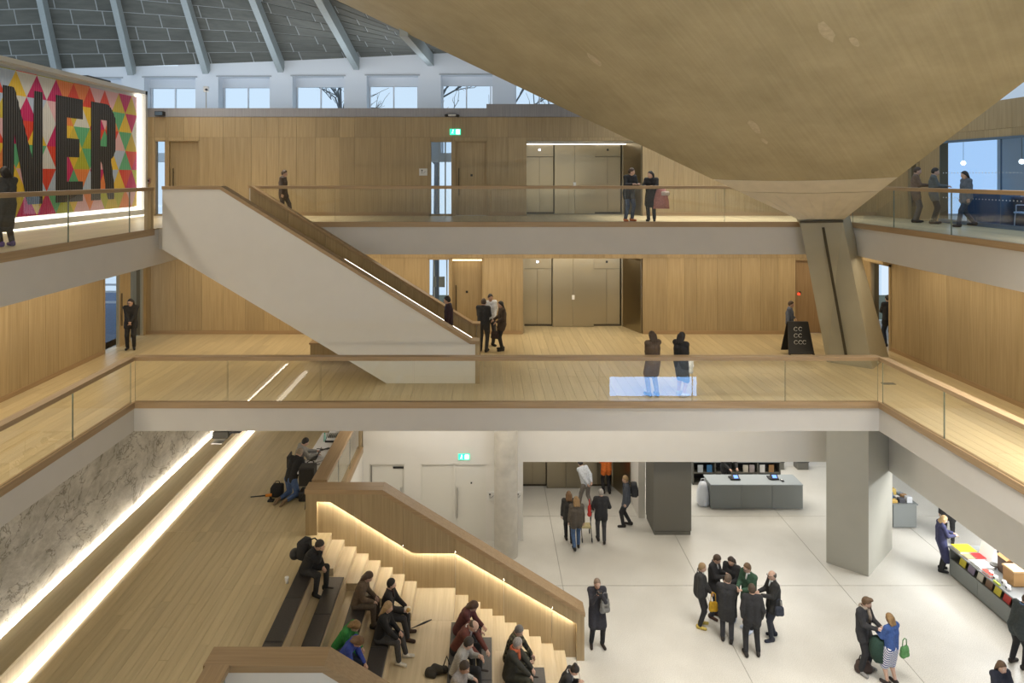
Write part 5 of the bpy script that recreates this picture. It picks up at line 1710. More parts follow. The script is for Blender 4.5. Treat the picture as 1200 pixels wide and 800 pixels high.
sit('grey haired man in dark green jacket on the second row below the landing', .50, 14.85, 1.10, .692, 74, height=1.76, lean=12, nod=12, turn=15, top=(.035, .035, .028), legs=(.05, .05, .035), hair=('short', GREYH), scarf=(.50, .12, .05), hands=((.12, .48, .58), (-.10, .48, .58)), bulk=1.08)
sit('person in camouflage jacket behind the grey haired man', .52, 15.36, 1.10, .692, 70, height=1.72, lean=16, nod=14, top=(.10, .095, .055), top_kind='camo', legs=(.09, .085, .05), legs_pat='camo', hair=('short', (.16, .15, .14)), hands=((.10, .50, .58), (-.10, .50, .58)))
sit('woman with dark hair in a bun sitting on the lowest step', 1.66, 15.15, .42, 0, 78, height=1.68, lean=22, nod=28, top=(.022, .022, .024), legs=BLK, hair=('bun', DARKH), collar=(.5, .5, .52), hands=((.05, .40, .84), (-.06, .40, .84)))

# ------------------------------------------------------------------ lettered artwork
art = thing('lettered_artwork', 'huge lit artwork of coloured triangles with black letters NER', 'artwork', (-12.8, 17, Z2))
AX = -12.72
M_BOX = plain('lightbox_frame', (.62, .62, .60), .5)
MB().box(-12.97, AX - .09, 9.0, 25.15, 10.72, 15.05).build('casing', M_BOX, art)
MB().box(-12.97, AX + .22, 9.0, 25.19, 14.95, 15.08).build('frame_top', M_BOX, art)
MB().box(-12.97, AX + .22, 25.05, 25.19, 10.64, 15.08).build('frame_side', M_BOX, art)
MB().box(-12.97, AX + .22, 9.0, 25.19, 10.56, 10.74).build('frame_base', M_BRIGHT, art)
MB().box(-12.9, AX + .18, 9.0, 25.1, 10.515, 10.555).build('base_light', M_LEDSOFT, art)
MB().box(AX - .08, AX + .05, 24.86, 25.05, 10.76, 14.93).build('side_light', M_LEDSOFT, art)
MB().box(AX - .08, AX - .0, 9.0, 25.05, 10.76, 10.83).build('base_light', M_LEDSOFT, art)
area_light('artwork_light', (-11.6, 17, 15.4), .4, 14, 260, NEUT, (0, math.radians(-35), 0))
ACOL = [(.74, .50, .04), (.52, .01, .12), (.62, .62, .60), (.40, .42, .03), (.10, .40, .20), (.74, .22, .06), (.42, .52, .68), (.66, .05, .02), (.70, .42, .46), (.58, .44, .05)]
amats = []
for i, c in enumerate(ACOL):
    m, nt, p = _new('artwork_colour_%d' % i)
    p.inputs['Base Color'].default_value = (*c, 1)
    p.inputs['Roughness'].default_value = .55
    v = _pos(nt, (0, 1, 0))
    w = nt.nodes.new('ShaderNodeTexWave')
    w.bands_direction = 'Y'
    w.inputs['Scale'].default_value = 3.3
    nt.links.new(v, w.inputs['Vector'])
    bp = nt.nodes.new('ShaderNodeBump')
    bp.inputs['Strength'].default_value = .35
    bp.inputs['Distance'].default_value = .03
    nt.links.new(w.outputs['Fac'], bp.inputs['Height'])
    nt.links.new(bp.outputs['Normal'], p.inputs['Normal'])
    amats.append(m)
rng = random.Random(11)
W_, H_ = .86, .66
zrow, r = 10.86, 0
tri = MB()
lastc = 0
while zrow < 14.84:
    z0, z1 = zrow, min(zrow + H_, 14.84)
    fr = (z1 - z0) / H_
    k = 0
    y = 9.0 - W_ * (.5 if r % 2 else 0)
    while y < 24.86:
        for up_ in (True, False):
            c = rng.choice([q for q in range(10) if q != lastc]); lastc = c
            tri.mi = c
            a = y if up_ else y + W_ / 2
            if up_: pts = [(a, z0), (a + W_, z0), (a + W_ / 2 * (2 - fr), z1), (a + W_ / 2 * fr, z1)] if fr < .99 else [(a, z0), (a + W_, z0), (a + W_ / 2, z1)]
            else: pts = [(a + W_ / 2 * (1), z0), (a + W_ / 2 * (1 + fr), z1), (a + W_ / 2 * (1 - fr), z1)]
            pts = [(min(max(p, 9.0), 24.86), q) for p, q in pts]
            if max(p for p, q in pts) - min(p for p, q in pts) < .02: continue
            n = len(pts)
            tri.add([(AX - .002, p, q) for p, q in pts] + [(AX - .09, p, q) for p, q in pts], [tuple(range(n)), tuple(reversed(range(n, 2 * n)))])
        y += W_
    zrow += H_; r += 1
tri.build('triangle_print', amats, art)
M_INK = plain('black_letter_slat', (.022, .022, .024), .35)
M_INKGAP = plain('grey_letter_ground', (.14, .14, .14), .6)
def slats(name, y0, y1, spans):
    """letter built of narrow upright slats; spans(y) lists the (z0, z1) runs at that place"""
    b = MB()
    n = int(round((y1 - y0) / .09))
    for k in range(n):
        a, c = y0 + (y1 - y0) * k / n, y0 + (y1 - y0) * (k + 1) / n
        sa, sc = spans(a + .002), spans(c - .002)
        if len(sa) != len(sc): sa = sc = spans((a + c) / 2)
        for (p0, p1), (q0, q1) in zip(sa, sc):
            if min(p1 - p0, q1 - q0) < .01: continue
            a_, c_ = a, c
            a, c = a + .006, c - .006
            m_ = (a + c) / 2
            vs = [(AX, a, p0), (AX, c, q0), (AX + .016, m_, (p0 + q0) / 2), (AX, a, p1), (AX, c, q1), (AX + .016, m_, (p1 + q1) / 2)]
            b.mi = 0
            b.add(vs, [(0, 1, 2), (5, 4, 3), (0, 2, 5, 3), (2, 1, 4, 5), (1, 0, 3, 4)])
            a, c = a_, c_
            b.mi = 1
            b.add([(AX + .001, a, p0), (AX + .001, c, q0), (AX + .001, c, q1), (AX + .001, a, p1)], [(0, 1, 2, 3)])
    return b.build(name, [M_INK, M_INKGAP], art)
ZB, ZT = 11.18, 14.37
def letter_n(y):
    t = (y - 17.95) / 1.62
    if t < .27 or t > .73: return [(ZB, ZT)]
    q = (t - .27) / .46
    return [(ZB + max(0, (1 - q * 1.45)) * 1.95 if q < .69 else ZB, ZT - q * 1.95 if q < 1 else ZT)]
slats('letter_n', 17.95, 19.57, letter_n)
def letter_e(y):
    t = (y - 20.16) / 1.36
    if t < .42: return [(ZB, ZT)]
    if t < .84: return [(ZB, ZB + .62), (12.55, 13.12), (ZT - .62, ZT)]
    return [(ZB, ZB + .62), (ZT - .62, ZT)]
slats('letter_e', 20.16, 21.52, letter_e)
def letter_r(y):
    t = (y - 21.96) / 1.46
    if t < .36: return [(ZB, ZT)]
    low = 12.45 if t < .42 else max(ZB, 12.45 - (t - .42) / .24 * 1.27)
    if t < .62: return [(low, 12.95), (ZT - .55, ZT)]
    if t < .80: return [(low, ZT - .5 * ((t - .62) / .38) ** 2)]
    q = (t - .80) / .20
    return [(ZB, 12.5 - 1.32 * q), (12.55 + .35 * q * q, ZT - .5 * ((t - .62) / .38) ** 2)]
slats('letter_r', 21.96, 23.42, letter_r)

# ------------------------------------------------------------------ signs and devices
def plate(name, label, cat, x0, x1, y, z0, z1, mat, marks, d=.03):
    """flat sign facing the void, with its marks raised on it"""
    o = thing(name, label, cat, ((x0 + x1) / 2, y, z0))
    MB().box(x0, x1, y - d, y, z0, z1).build('plate', mat, o)
    for mk, mm in marks:
        mk(MB(), x0, x1, y - d - .004, y - d, z0, z1).build('mark', mm, o)
    return o
M_EXIT = plain('exit_green', (.03, .62, .36), .4, emit=1.6)
M_EXITW = plain('exit_white', (.85, 1.0, .93), .4, emit=2.2)
def runner(b, x0, x1, ya, yb, z0, z1):
    w, h = x1 - x0, z1 - z0
    cx, cz = x0 + w * .28, z0 + h * .5
    b.ball((cx + .01, ya, cz + h * .30), h * .09, 8, 5)
    b.bar((cx, ya, cz + h * .2), (cx - w * .04, ya, cz - h * .05), .03, .008)
    b.bar((cx - w * .04, ya, cz - h * .05), (cx + w * .06, ya, cz - h * .32), .025, .008)
    b.bar((cx - w * .04, ya, cz - h * .05), (cx - w * .12, ya, cz - h * .3), .025, .008)
    b.bar((cx, ya, cz + h * .15), (cx + w * .1, ya, cz + h * .02), .02, .008)
    return b
def doorway(b, x0, x1, ya, yb, z0, z1):
    w, h = x1 - x0, z1 - z0
    return b.box(x0 + w * .58, x0 + w * .92, ya, yb, z0 + h * .12, z1 - h * .12)
plate('exit_sign', 'green lit exit sign over the oak doors of level two', 'sign', -1.35, -.95, 25.19, 13.48, 13.70, M_EXIT, [(runner, M_EXITW), (doorway, M_EXITW)])
plate('exit_sign', 'green lit exit sign over the white double doors', 'sign', -.92, -.55, 22.40, 2.67, 2.86, M_EXIT, [(runner, M_EXITW), (doorway, M_EXITW)])
M_SIGN = plain('white_sign', (.74, .73, .70), .5)
def figure(b, x0, x1, ya, yb, z0, z1):
    w, h = x1 - x0, z1 - z0
    b.ball((x0 + w * .35, ya, z0 + h * .72), h * .10, 8, 5)
    b.bar((x0 + w * .35, ya, z0 + h * .6), (x0 + w * .35, ya, z0 + h * .25), w * .16, .008)
    b.bar((x0 + w * .5, ya, z0 + h * .3), (x0 + w * .8, ya, z0 + h * .6), w * .06, .008)
    return b
plate('wall_sign', 'small white sign with dark figure beside the white double doors', 'sign', .02, .29, 22.40, 1.34, 1.62, M_SIGN, [(figure, M_BLACK)])
plate('wall_sign', 'small white sign at the corner right of the round column', 'sign', .98, 1.14, 22.40, 1.36, 1.62, M_SIGN, [(figure, M_BLACK)])
plate('wall_sign', 'white square sign left of the upper window slot', 'sign', -2.48, -2.18, 25.20, 11.98, 12.24, M_SIGN, [(figure, M_BLACK)])
plate('wall_sign', 'small grey intercom on the oak panel beside the artwork', 'intercom', -12.55, -12.4, 25.20, 11.7, 11.86, M_CHROME, [(lambda b, x0, x1, ya, yb, z0, z1: b.box(x0 + .03, x1 - .03, ya, yb, z0 + .05, z1 - .03), M_BLACK)])
o = thing('security_camera', 'small dark camera bracket on the ledge above the upper exit sign', 'camera', (-1.25, 25.1, 14.2))
MB().cushion(-1.42, -1.12, 25.02, 25.2, 14.16, 14.24, .02).build('bracket', M_CHROME, o)
MB().tube([(-1.38, 25.1, 14.2), (-1.5, 25.0, 14.17)], .05, 10).build('camera_head', M_BLACK, o)
MB().tube([(-1.14, 25.1, 14.2), (-1.02, 25.0, 14.16)], .05, 10).build('camera_head', M_BLACK, o)
o = thing('floodlight', 'dark box floodlight on the ledge beside the artwork', 'lamp', (-12.0, 25.15, 14.2))
MB().cushion(-12.16, -11.85, 25.0, 25.2, 14.17, 14.34, .015).build('housing', M_BLACK, o)
MB().box(-12.14, -11.87, 24.985, 25.0, 14.19, 14.32).build('lens', M_BLUEGREY, o)
o = thing('sensor_mast', 'thin mast with small sensor head in front of the clerestory windows', 'mast', (-10.55, 25.7, 14.1))
MB().tube([(-10.55, 25.7, 14.1), (-10.55, 25.7, 15.15)], .022, 8).build('mast', M_CHROME, o)
MB().cushion(-10.63, -10.46, 25.62, 25.76, 15.12, 15.34, .03).build('sensor_head', M_BRIGHT, o)
MB().tube([(-10.5, 25.62, 15.2), (-10.5, 25.55, 15.2)], .04, 10).build('sensor_eye', M_BLACK, o)
o = thing('sensor_device', 'small dark device lying on top of the artwork frame', 'device', (-12.75, 22.5, 15.08))
MB().cushion(-12.9, -12.6, 21.6, 22.9, 15.08, 15.16, .02).build('housing', M_BLACK, o)
for k, (y, lb) in enumerate(((19.8, 'farther'), (17.1, 'nearer'))):
    o = thing('wall_lamp', 'tiny dark lamp along the top of the right oak wall, %s one' % lb, 'lamp', (13.3, y, 9.3))
    MB().box(13.24, 13.34, y - .14, y + .14, 9.3, 9.36).build('housing', M_BLACK, o)
    MB().box(13.26, 13.32, y - .10, y + .10, 9.29, 9.3).build('lens', M_LEDSOFT, o)
o = thing('projector', 'grey projector hanging from the ceiling over the long bench', 'projector', (-6.9, 18.0, 5.1))
MB().cushion(-7.15, -6.75, 17.8, 18.1, 5.12, 5.30, .02).build('housing', M_DARKPANEL, o)
MB().box(-6.98, -6.92, 17.92, 17.98, 5.30, 5.46).build('bracket', M_BLACK, o)
MB().box(-6.72, -6.45, 17.85, 18.0, 5.25, 5.42).build('cable_box', M_BLACK, o)
MB().box(-7.14, -6.86, 17.7, 17.98, 5.02, 5.05).build('mirror_plate', M_CHROME, o)

# notice board
o = thing('notice_board', 'black folding notice board with white scrawl beside the leaning pier', 'notice board', (10.0, 22.0, Z1))
b = MB()
b.add([(9.62, 21.72, Z1 + .10), (10.44, 21.72, Z1 + .10), (10.36, 21.98, Z1 + 1.08), (9.70, 21.98, Z1 + 1.08), (9.62, 21.75, Z1 + .10), (10.44, 21.75, Z1 + .10), (10.36, 22.01, Z1 + 1.08), (9.70, 22.01, Z1 + 1.08)],
      [(0, 1, 2, 3), (7, 6, 5, 4), (0, 4, 5, 1), (1, 5, 6, 2), (2, 6, 7, 3), (3, 7, 4, 0)])
b.build('front_board', M_BLACK, o)
MB().add([(9.62, 22.28, Z1 + .10), (10.44, 22.28, Z1 + .10), (10.36, 22.02, Z1 + 1.08), (9.70, 22.02, Z1 + 1.08), (9.62, 22.31, Z1 + .10), (10.44, 22.31, Z1 + .10), (10.36, 22.05, Z1 + 1.08), (9.70, 22.05, Z1 + 1.08)],
      [(3, 2, 1, 0), (4, 5, 6, 7), (0, 1, 5, 4), (1, 2, 6, 5), (2, 3, 7, 6), (3, 0, 4, 7)]).build('rear_board', M_BLACK, o)
for x in (9.63, 10.39):
    MB().box(x, x + .05, 21.70, 21.76, Z1, Z1 + .12).build('foot', M_BLACK, o)
M_CHALK = plain('white_chalk', (.7, .7, .68), .9)
for z, rings in ((.86, (-.10, .05)), (.66, (-.12, .02)), (.46, (-.14, .0, .13))):
    for dx in rings:
        yb = 21.72 + (z - .10) / .98 * .26 - .008
        pts = [(10.03 + dx + .055 * math.cos(t), yb, Z1 + z + .06 * math.sin(t)) for t in [.6 + 1.6 * PI * k / 10 for k in range(11)]]
        MB().tube(pts, .010, 5).build('scrawl', M_CHALK, o)
tag(MB().box(11.0, 11.35, 18.9, 19.05, Z1, Z1 + .012).build('floor_box', M_DARKPANEL), 'small dark floor outlet on the boards before the leaning pier', 'outlet')

# ------------------------------------------------------------------ things on the landing
tb = thing('equipment_table', 'long white table covered in cables beside the landing balustrade', 'table', (-4.85, 20, ZM))
MB().box(-5.18, -4.52, 18.7, 21.6, 3.81, 3.85).build('tabletop', M_BRIGHT, tb)
for x in (-5.12, -4.58):
    for y in (18.78, 21.52):
        MB().tube([(x, y, ZM), (x, y, 3.81)], .02, 8).build('leg', M_CHROME, tb)
sp = thing('loudspeaker', 'black loudspeaker on a stand at the near end of the table', 'speaker', (-4.82, 18.45, 3.66))
MB().cushion(-5.03, -4.62, 18.28, 18.62, 3.66, 4.16, .02).build('cabinet', plain('speaker_black', (.03, .028, .026), .6), sp)
MB().box(-5.00, -4.65, 18.265, 18.285, 3.69, 4.13).build('grille', plain('speaker_grille', (.022, .02, .018), .8, noise=.4, nscale=160), sp)
st = thing('speaker_stand', 'black tripod stand under the loudspeaker on the landing', 'stand', (-4.82, 18.45, ZM))
MB().tube([(-4.82, 18.45, 3.2), (-4.82, 18.45, 3.66)], .022, 8).build('pole', M_BLACK, st)
for t in (.5, 2.6, 4.7):
    MB().tube([(-4.82, 18.45, 3.45), (-4.82 + .14 * math.cos(t), 18.45 + .14 * math.sin(t), 3.40), (-4.82 + .32 * math.cos(t), 18.45 + .32 * math.sin(t), 3.115)], .013, 6).build('leg', M_BLACK, st)
lp = thing('laptop', 'dark laptop open in front of the seated technician', 'laptop', (-4.98, 19.75, 3.85))
MB().box(-5.12, -4.88, 19.5, 19.86, 3.851, 3.87).build('keyboard_base', M_DARKPANEL, lp)
MB().add([(-4.88, 19.5, 3.87), (-4.88, 19.86, 3.87), (-4.80, 19.86, 4.09), (-4.80, 19.5, 4.09), (-4.865, 19.5, 3.87), (-4.865, 19.86, 3.87), (-4.785, 19.86, 4.09), (-4.785, 19.5, 4.09)],
         [(3, 2, 1, 0), (4, 5, 6, 7), (0, 1, 5, 4), (1, 2, 6, 5), (2, 3, 7, 6), (3, 0, 4, 7)]).build('screen', M_BLACK, lp)
bt = thing('water_bottle', 'clear green water bottle at the far end of the white table', 'bottle', (-4.95, 20.9, 3.85))
MB().lathe([(.038, .001), (.04, .01), (.04, .16), (.016, .21), (.016, .23)], (-4.95, 20.9, 3.85), 14).build('bottle_body', plain('pale_green_plastic', (.35, .62, .55), .2), bt, True)
MB().lathe([(.019, .23), (.019, .26)], (-4.95, 20.9, 3.85), 12).build('cap', plain('green_cap', (.03, .35, .22), .4), bt)
mx = thing('sound_mixer', 'white sound mixer with black rim on the far end of the table', 'mixer', (-4.72, 21.1, 3.85))
MB().add([(-4.92, 20.8, 3.852), (-4.56, 20.8, 3.852), (-4.56, 21.4, 3.852), (-4.92, 21.4, 3.852), (-4.92, 20.8, 3.90), (-4.56, 20.8, 3.90), (-4.56, 21.4, 4.02), (-4.92, 21.4, 4.02)],
         [(0, 3, 2, 1), (4, 5, 6, 7), (0, 1, 5, 4), (1, 2, 6, 5), (2, 3, 7, 6), (3, 0, 4, 7)]).build('case', M_BLACK, mx)
MB().add([(-4.90, 20.82, 3.908), (-4.58, 20.82, 3.908), (-4.58, 21.38, 4.022), (-4.90, 21.38, 4.022)], [(0, 1, 2, 3)]).build('face_plate', M_BRIGHT, mx)
for k in range(5):
    MB().box(-4.86 + k * .055, -4.83 + k * .055, 20.95, 21.25, 3.935, 3.99).build('fader', M_DARKPANEL, mx)
for k, (x, y, pts) in enumerate(((-4.9, 19.2, 9), (-4.75, 20.2, 8), (-4.95, 18.95, 7))):
    q = [(x + .13 * math.cos(i * 1.3) * (1 + .2 * i % 2), y + .16 * math.sin(i * 1.7) + i * .03, 3.862) for i in range(pts)]
    tag(MB().tube(q, .010, 6).build('cable', M_BLACK if k else plain('pale_cable', (.45, .44, .42), .5), None, True), ['tangled pale cable on the white table top, nearest the technician', 'tangled black cable on the middle of the white table', 'tangled black cable on the near end of the white table'][k], 'cable')
dv = thing('headset', 'black headset lying on the white table behind the loudspeaker', 'headset', (-4.92, 19.1, 3.85))
MB().tube([(-5.0, 19.05, 3.87), (-5.0, 19.07, 3.98), (-4.92, 19.1, 4.02), (-4.84, 19.13, 3.98), (-4.84, 19.15, 3.87)], .014, 6).build('headband', M_BLACK, dv)
MB().ball((-5.0, 19.05, 3.885), (.035, .05, .034)).build('ear_cup', M_BLACK, dv)
MB().ball((-4.84, 19.15, 3.885), (.035, .05, .034)).build('ear_cup', M_BLACK, dv)
rc_ = thing('rail_card', 'small white card standing on the landing handrail', 'card', (-4.2, 20.8, 4.26))
MB().box(-4.30, -4.10, 20.7, 20.9, 4.262, 4.29).build('card', M_BRIGHT, rc_)
q = [(-5.05 + .22 * math.cos(i * .9) * (1 + .3 * math.sin(i * 2.1)), 18.95 + .22 * math.sin(i * .9), ZM + .014 + .004 * (i % 2)) for i in range(22)]
tag(MB().tube(q, .012, 6).build('cable', M_BLACK, None, True), 'coil of black cable on the boards behind the kneeling man', 'cable')
dr = thing('power_drill', 'orange and black power tool on the floor left of the kneeling man', 'tool', (-5.95, 18.62, ZM))
MB().tube([(-6.02, 18.6, ZM + .17), (-5.86, 18.64, ZM + .17)], .04, 10).build('tool_body', plain('tool_orange', (.75, .26, .02), .5), dr, True)
MB().tube([(-6.02, 18.6, ZM + .17), (-6.40, 18.52, ZM + .17)], .018, 8).build('tool_bit', M_BLACK, dr, True)
MB().tube([(-5.90, 18.63, ZM + .16), (-5.88, 18.63, ZM + .03)], .03, 8).build('grip', M_BLACK, dr, True)
MB().cushion(-5.96, -5.80, 18.57, 18.69, ZM, ZM + .05, .01).build('battery', M_BLACK, dr)
o = thing('tool_bag', 'black tool bag on the floor left of the kneeling man', 'bag', (-5.78, 18.9, ZM))
MB().cushion(-5.96, -5.66, 18.82, 19.1, ZM, ZM + .32, .06).build('body', cloth(BLK), o, True)
MB().tube([(-5.9, 18.96, ZM + .3), (-5.85, 18.96, ZM + .4), (-5.76, 18.96, ZM + .4), (-5.72, 18.96, ZM + .3)], .012, 6).build('handle', cloth(BLK), o, True)
o = thing('equipment_case', 'small black case on the floor right of the kneeling man', 'case', (-5.0, 18.75, ZM))
MB().cushion(-5.12, -4.90, 18.6, 18.95, ZM, ZM + .26, .03).build('case_shell', M_BLACK, o)
MB().tube([(-5.01, 18.70, ZM + .26), (-5.01, 18.71, ZM + .30), (-5.01, 18.85, ZM + .30), (-5.01, 18.86, ZM + .26)], .01, 6).build('handle', M_BLACK, o)
x, y = at(336, 683, ZM)
o = thing('paper_cup', 'white paper cup standing on the landing beside the top row', 'cup', (x, y, ZM))
MB().lathe([(.030, 0), (.042, .115), (.036, .115), (.026, .01)], (x, y, ZM), 16).build('cup_wall', M_BRIGHT, o, True)
MB().lathe([(.046, .115), (.046, .125), (.040, .135)], (x, y, ZM), 16).build('lid', M_BRIGHT, o, True)
x, y = at(512, 790, 1.724)
o = thing('bag', 'dark shapeless bag lying on the middle landing behind the seated men', 'bag', (x, y, 1.724))
net_obj('body', grow([('c', np.array([-.16, -.02, .07]), np.array([.16, .04, .07]), .085, .075), ('c', np.array([-.05, .05, .10]), np.array([.10, -.03, .13]), .08, .06), ('c', np.array([-.2, -.06, .05]), np.array([-.05, -.1, .05]), .05, .05)], .016, .03, [(np.array([0, 0, -1.0]), 0.0)]), [cloth((.03, .026, .02))], o)
MB().tube([(x + .12, y, 1.86), (x + .20, y + .06, 2.06), (x + .26, y + .1, 1.86)], .014, 6).build('strap', cloth((.03, .026, .02)), o, True)
x, y = at(492, 734, 1.724)
o = thing('umbrella', 'black furled umbrella at the feet of the man in the black suit', 'umbrella', (x, y, 1.75))
MB().tube([(x - .16, y - .10, 1.76), (x + .10, y + .02, 1.80), (x + .26, y + .10, 1.82)], [.008, .024, .012], 8).build('canopy', M_BLACK, o, True)
MB().tube([(x - .16, y - .10, 1.76), (x - .26, y - .14, 1.75)], .008, 6).build('handle', M_BLACK, o, True)

# ------------------------------------------------------------------ shop
ct = thing('shop_counter', 'long grey shop counter with three front panels', 'counter', (9.7, 24.9, 0))
MB().box(8.07, 11.36, 24.53, 25.32, .04, .85).build('carcass', M_GREYPANEL, ct)
for k in range(3):
    piece('front_panel', M_GREYPANEL, ct, 8.06 + k * 1.103, 8.06 + (k + 1) * 1.103 - .012, 24.505, 24.53, .03, .85)
MB().box(8.05, 11.37, 24.50, 25.34, .855, .89).build('worktop', plain('pale_grey_worktop', (.30, .33, .34), .45), ct)
for k, (x, y, lb) in enumerate(((9.08, 24.95, 'left'), (10.5, 24.97, 'right'))):
    o = thing('card_till', 'black till with blue screen on the grey counter, %s one' % lb, 'till', (x, y, .89))
    MB().cushion(x - .19, x + .17, y - .10, y + .16, .891, .95, .02).build('till_base', M_BLACK, o)
    MB().add([(x - .12, y - .12, .95), (x + .14, y - .12, .95), (x + .14, y + .03, 1.05), (x - .12, y + .03, 1.05), (x - .12, y - .08, .93), (x + .14, y - .08, .93), (x + .14, y + .06, 1.03), (x - .12, y + .06, 1.03)],
             [(0, 1, 2, 3), (7, 6, 5, 4), (0, 4, 5, 1), (1, 5, 6, 2), (2, 6, 7, 3), (3, 7, 4, 0)]).build('till_head', M_BLACK, o)
    MB().add([(x - .06, y - .101, .968), (x + .09, y - .101, .968), (x + .09, y + .0, 1.036), (x - .06, y + .0, 1.036)], [(0, 1, 2, 3)]).build('till_screen', plain('blue_screen', (.10, .25, 1.0), .3, emit=1.5), o)
o = thing('card_reader', 'small pale card reader lying on the right end of the counter', 'card reader', (10.75, 24.85, .89))
MB().cushion(10.70, 10.79, 24.72, 24.88, .892, .93, .01).build('case', M_BLACK, o)
MB().box(10.715, 10.775, 24.80, 24.86, .931, .934).build('screen', M_BRIGHT, o)
o = thing('carrier_bag', 'large white carrier bag standing at the left end of the counter', 'bag', (7.88, 24.9, 0))
MB().add([(7.88 + w * sx, 24.85 + d * sy, z) for z, w, d in ((0, .15, .16), (.12, .20, .19), (.45, .19, .17), (.68, .15, .13), (.84, .10, .06)) for sx, sy in ((-1, -.7), (-.6, -1), (.6, -1), (1, -.7), (1, .7), (.6, 1), (-.6, 1), (-1, .7))],
         [tuple(reversed(range(8))), tuple(range(32, 40))] + [(8 * j + k, 8 * j + (k + 1) % 8, 8 * j + 8 + (k + 1) % 8, 8 * j + 8 + k) for j in range(4) for k in range(8)]).build('bag_body', plain('white_plastic_film', (.72, .75, .80), .35), o, True)
MB().tube([(7.80, 24.85, .8), (7.82, 24.85, .95), (7.94, 24.85, .95), (7.96, 24.85, .8)], .014, 6).build('handle', plain('white_plastic_film', (.72, .75, .80), .35), o, True)
sh = thing('shop_shelf', 'low dark shelf unit behind the grey counter', 'shelf', (9.8, 26.7, 0))
MB().box(8.0, 11.4, 26.95, 27.0, 0, .88).build('back_panel', M_BLACK, sh)
for x in (8.0, 8.85, 9.7, 10.5, 11.36):
    MB().box(x, x + .04, 26.45, 26.95, 0, .88).build('side_panel', M_DARKPANEL, sh)
for z in (.02, .44, .86):
    MB().box(8.0, 11.4, 26.45, 26.95, z, z + .035).build('shelf_board', M_DARKPANEL if z < .8 else plain('pale_grey_worktop', (.30, .33, .34), .45), sh)
BK = [(8.2, (.50, .55, .60), 'pale grey'), (8.55, (.06, .20, .42), 'mid blue'), (9.95, (.55, .50, .42), 'cream'), (10.2, (.35, .30, .30), 'dusty pink'), (10.6, (.62, .60, .58), 'white'), (10.95, (.30, .16, .06), 'rust brown')]
for x, c, nm in BK:
    o = tag(MB().box(x, x + .20, 26.47, 26.50, .476, .76).box(x + .02, x + .18, 26.466, 26.47, .58, .72).build('book', [plain('cover_' + nm.replace(' ', '_'), c, .5)]), '%s book standing face out on the low dark shelf' % nm, 'book', 'books on the shelf behind the counter')
for k, (x, lb) in enumerate(((11.9, 'left'), (12.9, 'right'))):
    o = thing('floor_plinth', 'small dark display plinth deep in the shop, %s one' % lb, 'plinth', (x, 28.0, 0))
    MB().box(x - .22, x + .22, 27.8, 28.2, 0, .30).build('block', M_DARKPANEL, o)
    MB().box(x - .24, x + .24, 27.78, 28.22, .30, .33).build('top_board', M_BLACK, o)
tag(MB().box(11.5, 14.0, 28.9, 29.0, .0, .25).build('shop_step', plain('solid_blue_step', (.08, .20, .60), .4)), 'blue edged step at the back of the shop', 'step')  # one solid blue over the whole step

# display counter under the white beam on the right
dc = thing('display_counter', 'long grey display counter with an open book shelf facing the hall', 'counter', (14.4, 18.5, 0))
y1_, y0_ = 20.5, 13.5
for k in range(6):
    ya = y1_ - 1.166 * (k + 1)
    piece('front_panel', M_GREYPANEL, dc, 13.90, 13.93, ya + .006, ya + 1.16, .05, .52)
MB().box(13.93, 14.95, y0_, y1_, 0, .50).build('carcass', M_DARKPANEL, dc)
MB().box(13.90, 14.95, y1_ - .04, y1_, .50, .84).build('end_panel', M_GREYPANEL, dc)
MB().box(13.90, 14.95, y0_, y0_ + .04, .50, .84).build('end_panel', M_GREYPANEL, dc)
MB().box(14.40, 14.95, y0_ + .04, y1_ - .04, .50, .82).build('shelf_back', M_BLACK, dc)
MB().box(13.88, 14.97, y0_ - .02, y1_ + .02, .82, .86).build('worktop', plain('grey_worktop', (.24, .25, .25), .45), dc)
rb = random.Random(5)
BC = [((.62, .52, .03), 'yellow'), ((.25, .20, .30), 'mauve'), ((.58, .54, .46), 'cream'), ((.20, .11, .06), 'brown'), ((.66, .55, .05), 'bright yellow'), ((.55, .04, .03), 'red'), ((.10, .10, .11), 'black'), ((.62, .60, .58), 'white'), ((.30, .36, .30), 'sage green'), ((.08, .08, .09), 'charcoal'), ((.52, .05, .10), 'crimson'), ((.45, .40, .33), 'beige'), ((.12, .18, .35), 'navy'), ((.60, .25, .05), 'orange'), ((.45, .47, .52), 'pale grey')]
y = y1_ - .30
for k, (c, nm) in enumerate(BC):
    w = .21 + .05 * rb.random()
    z = .503
    hgt = .22 + .07 * rb.random()
    b = MB().add([(13.98, y - w, z), (13.98, y, z), (14.06, y, z + hgt), (14.06, y - w, z + hgt), (14.00, y - w, z), (14.00, y, z), (14.08, y, z + hgt), (14.08, y - w, z + hgt)],
                 [(0, 1, 2, 3), (7, 6, 5, 4), (0, 4, 5, 1), (1, 5, 6, 2), (2, 6, 7, 3), (3, 7, 4, 0)])
    tag(b.build('book', plain('cover_%d' % k, c, .45)), '%s book propped on the display counter shelf, %s from its far end' % (nm, ['first', 'second', 'third', 'fourth', 'fifth', 'sixth', 'seventh', 'eighth', 'ninth', 'tenth', 'eleventh', 'twelfth', 'thirteenth', 'fourteenth', 'fifteenth'][k]), 'book', 'books on the open shelf of the display counter')
    y -= w + .07 + .05 * rb.random()
TOP = .862
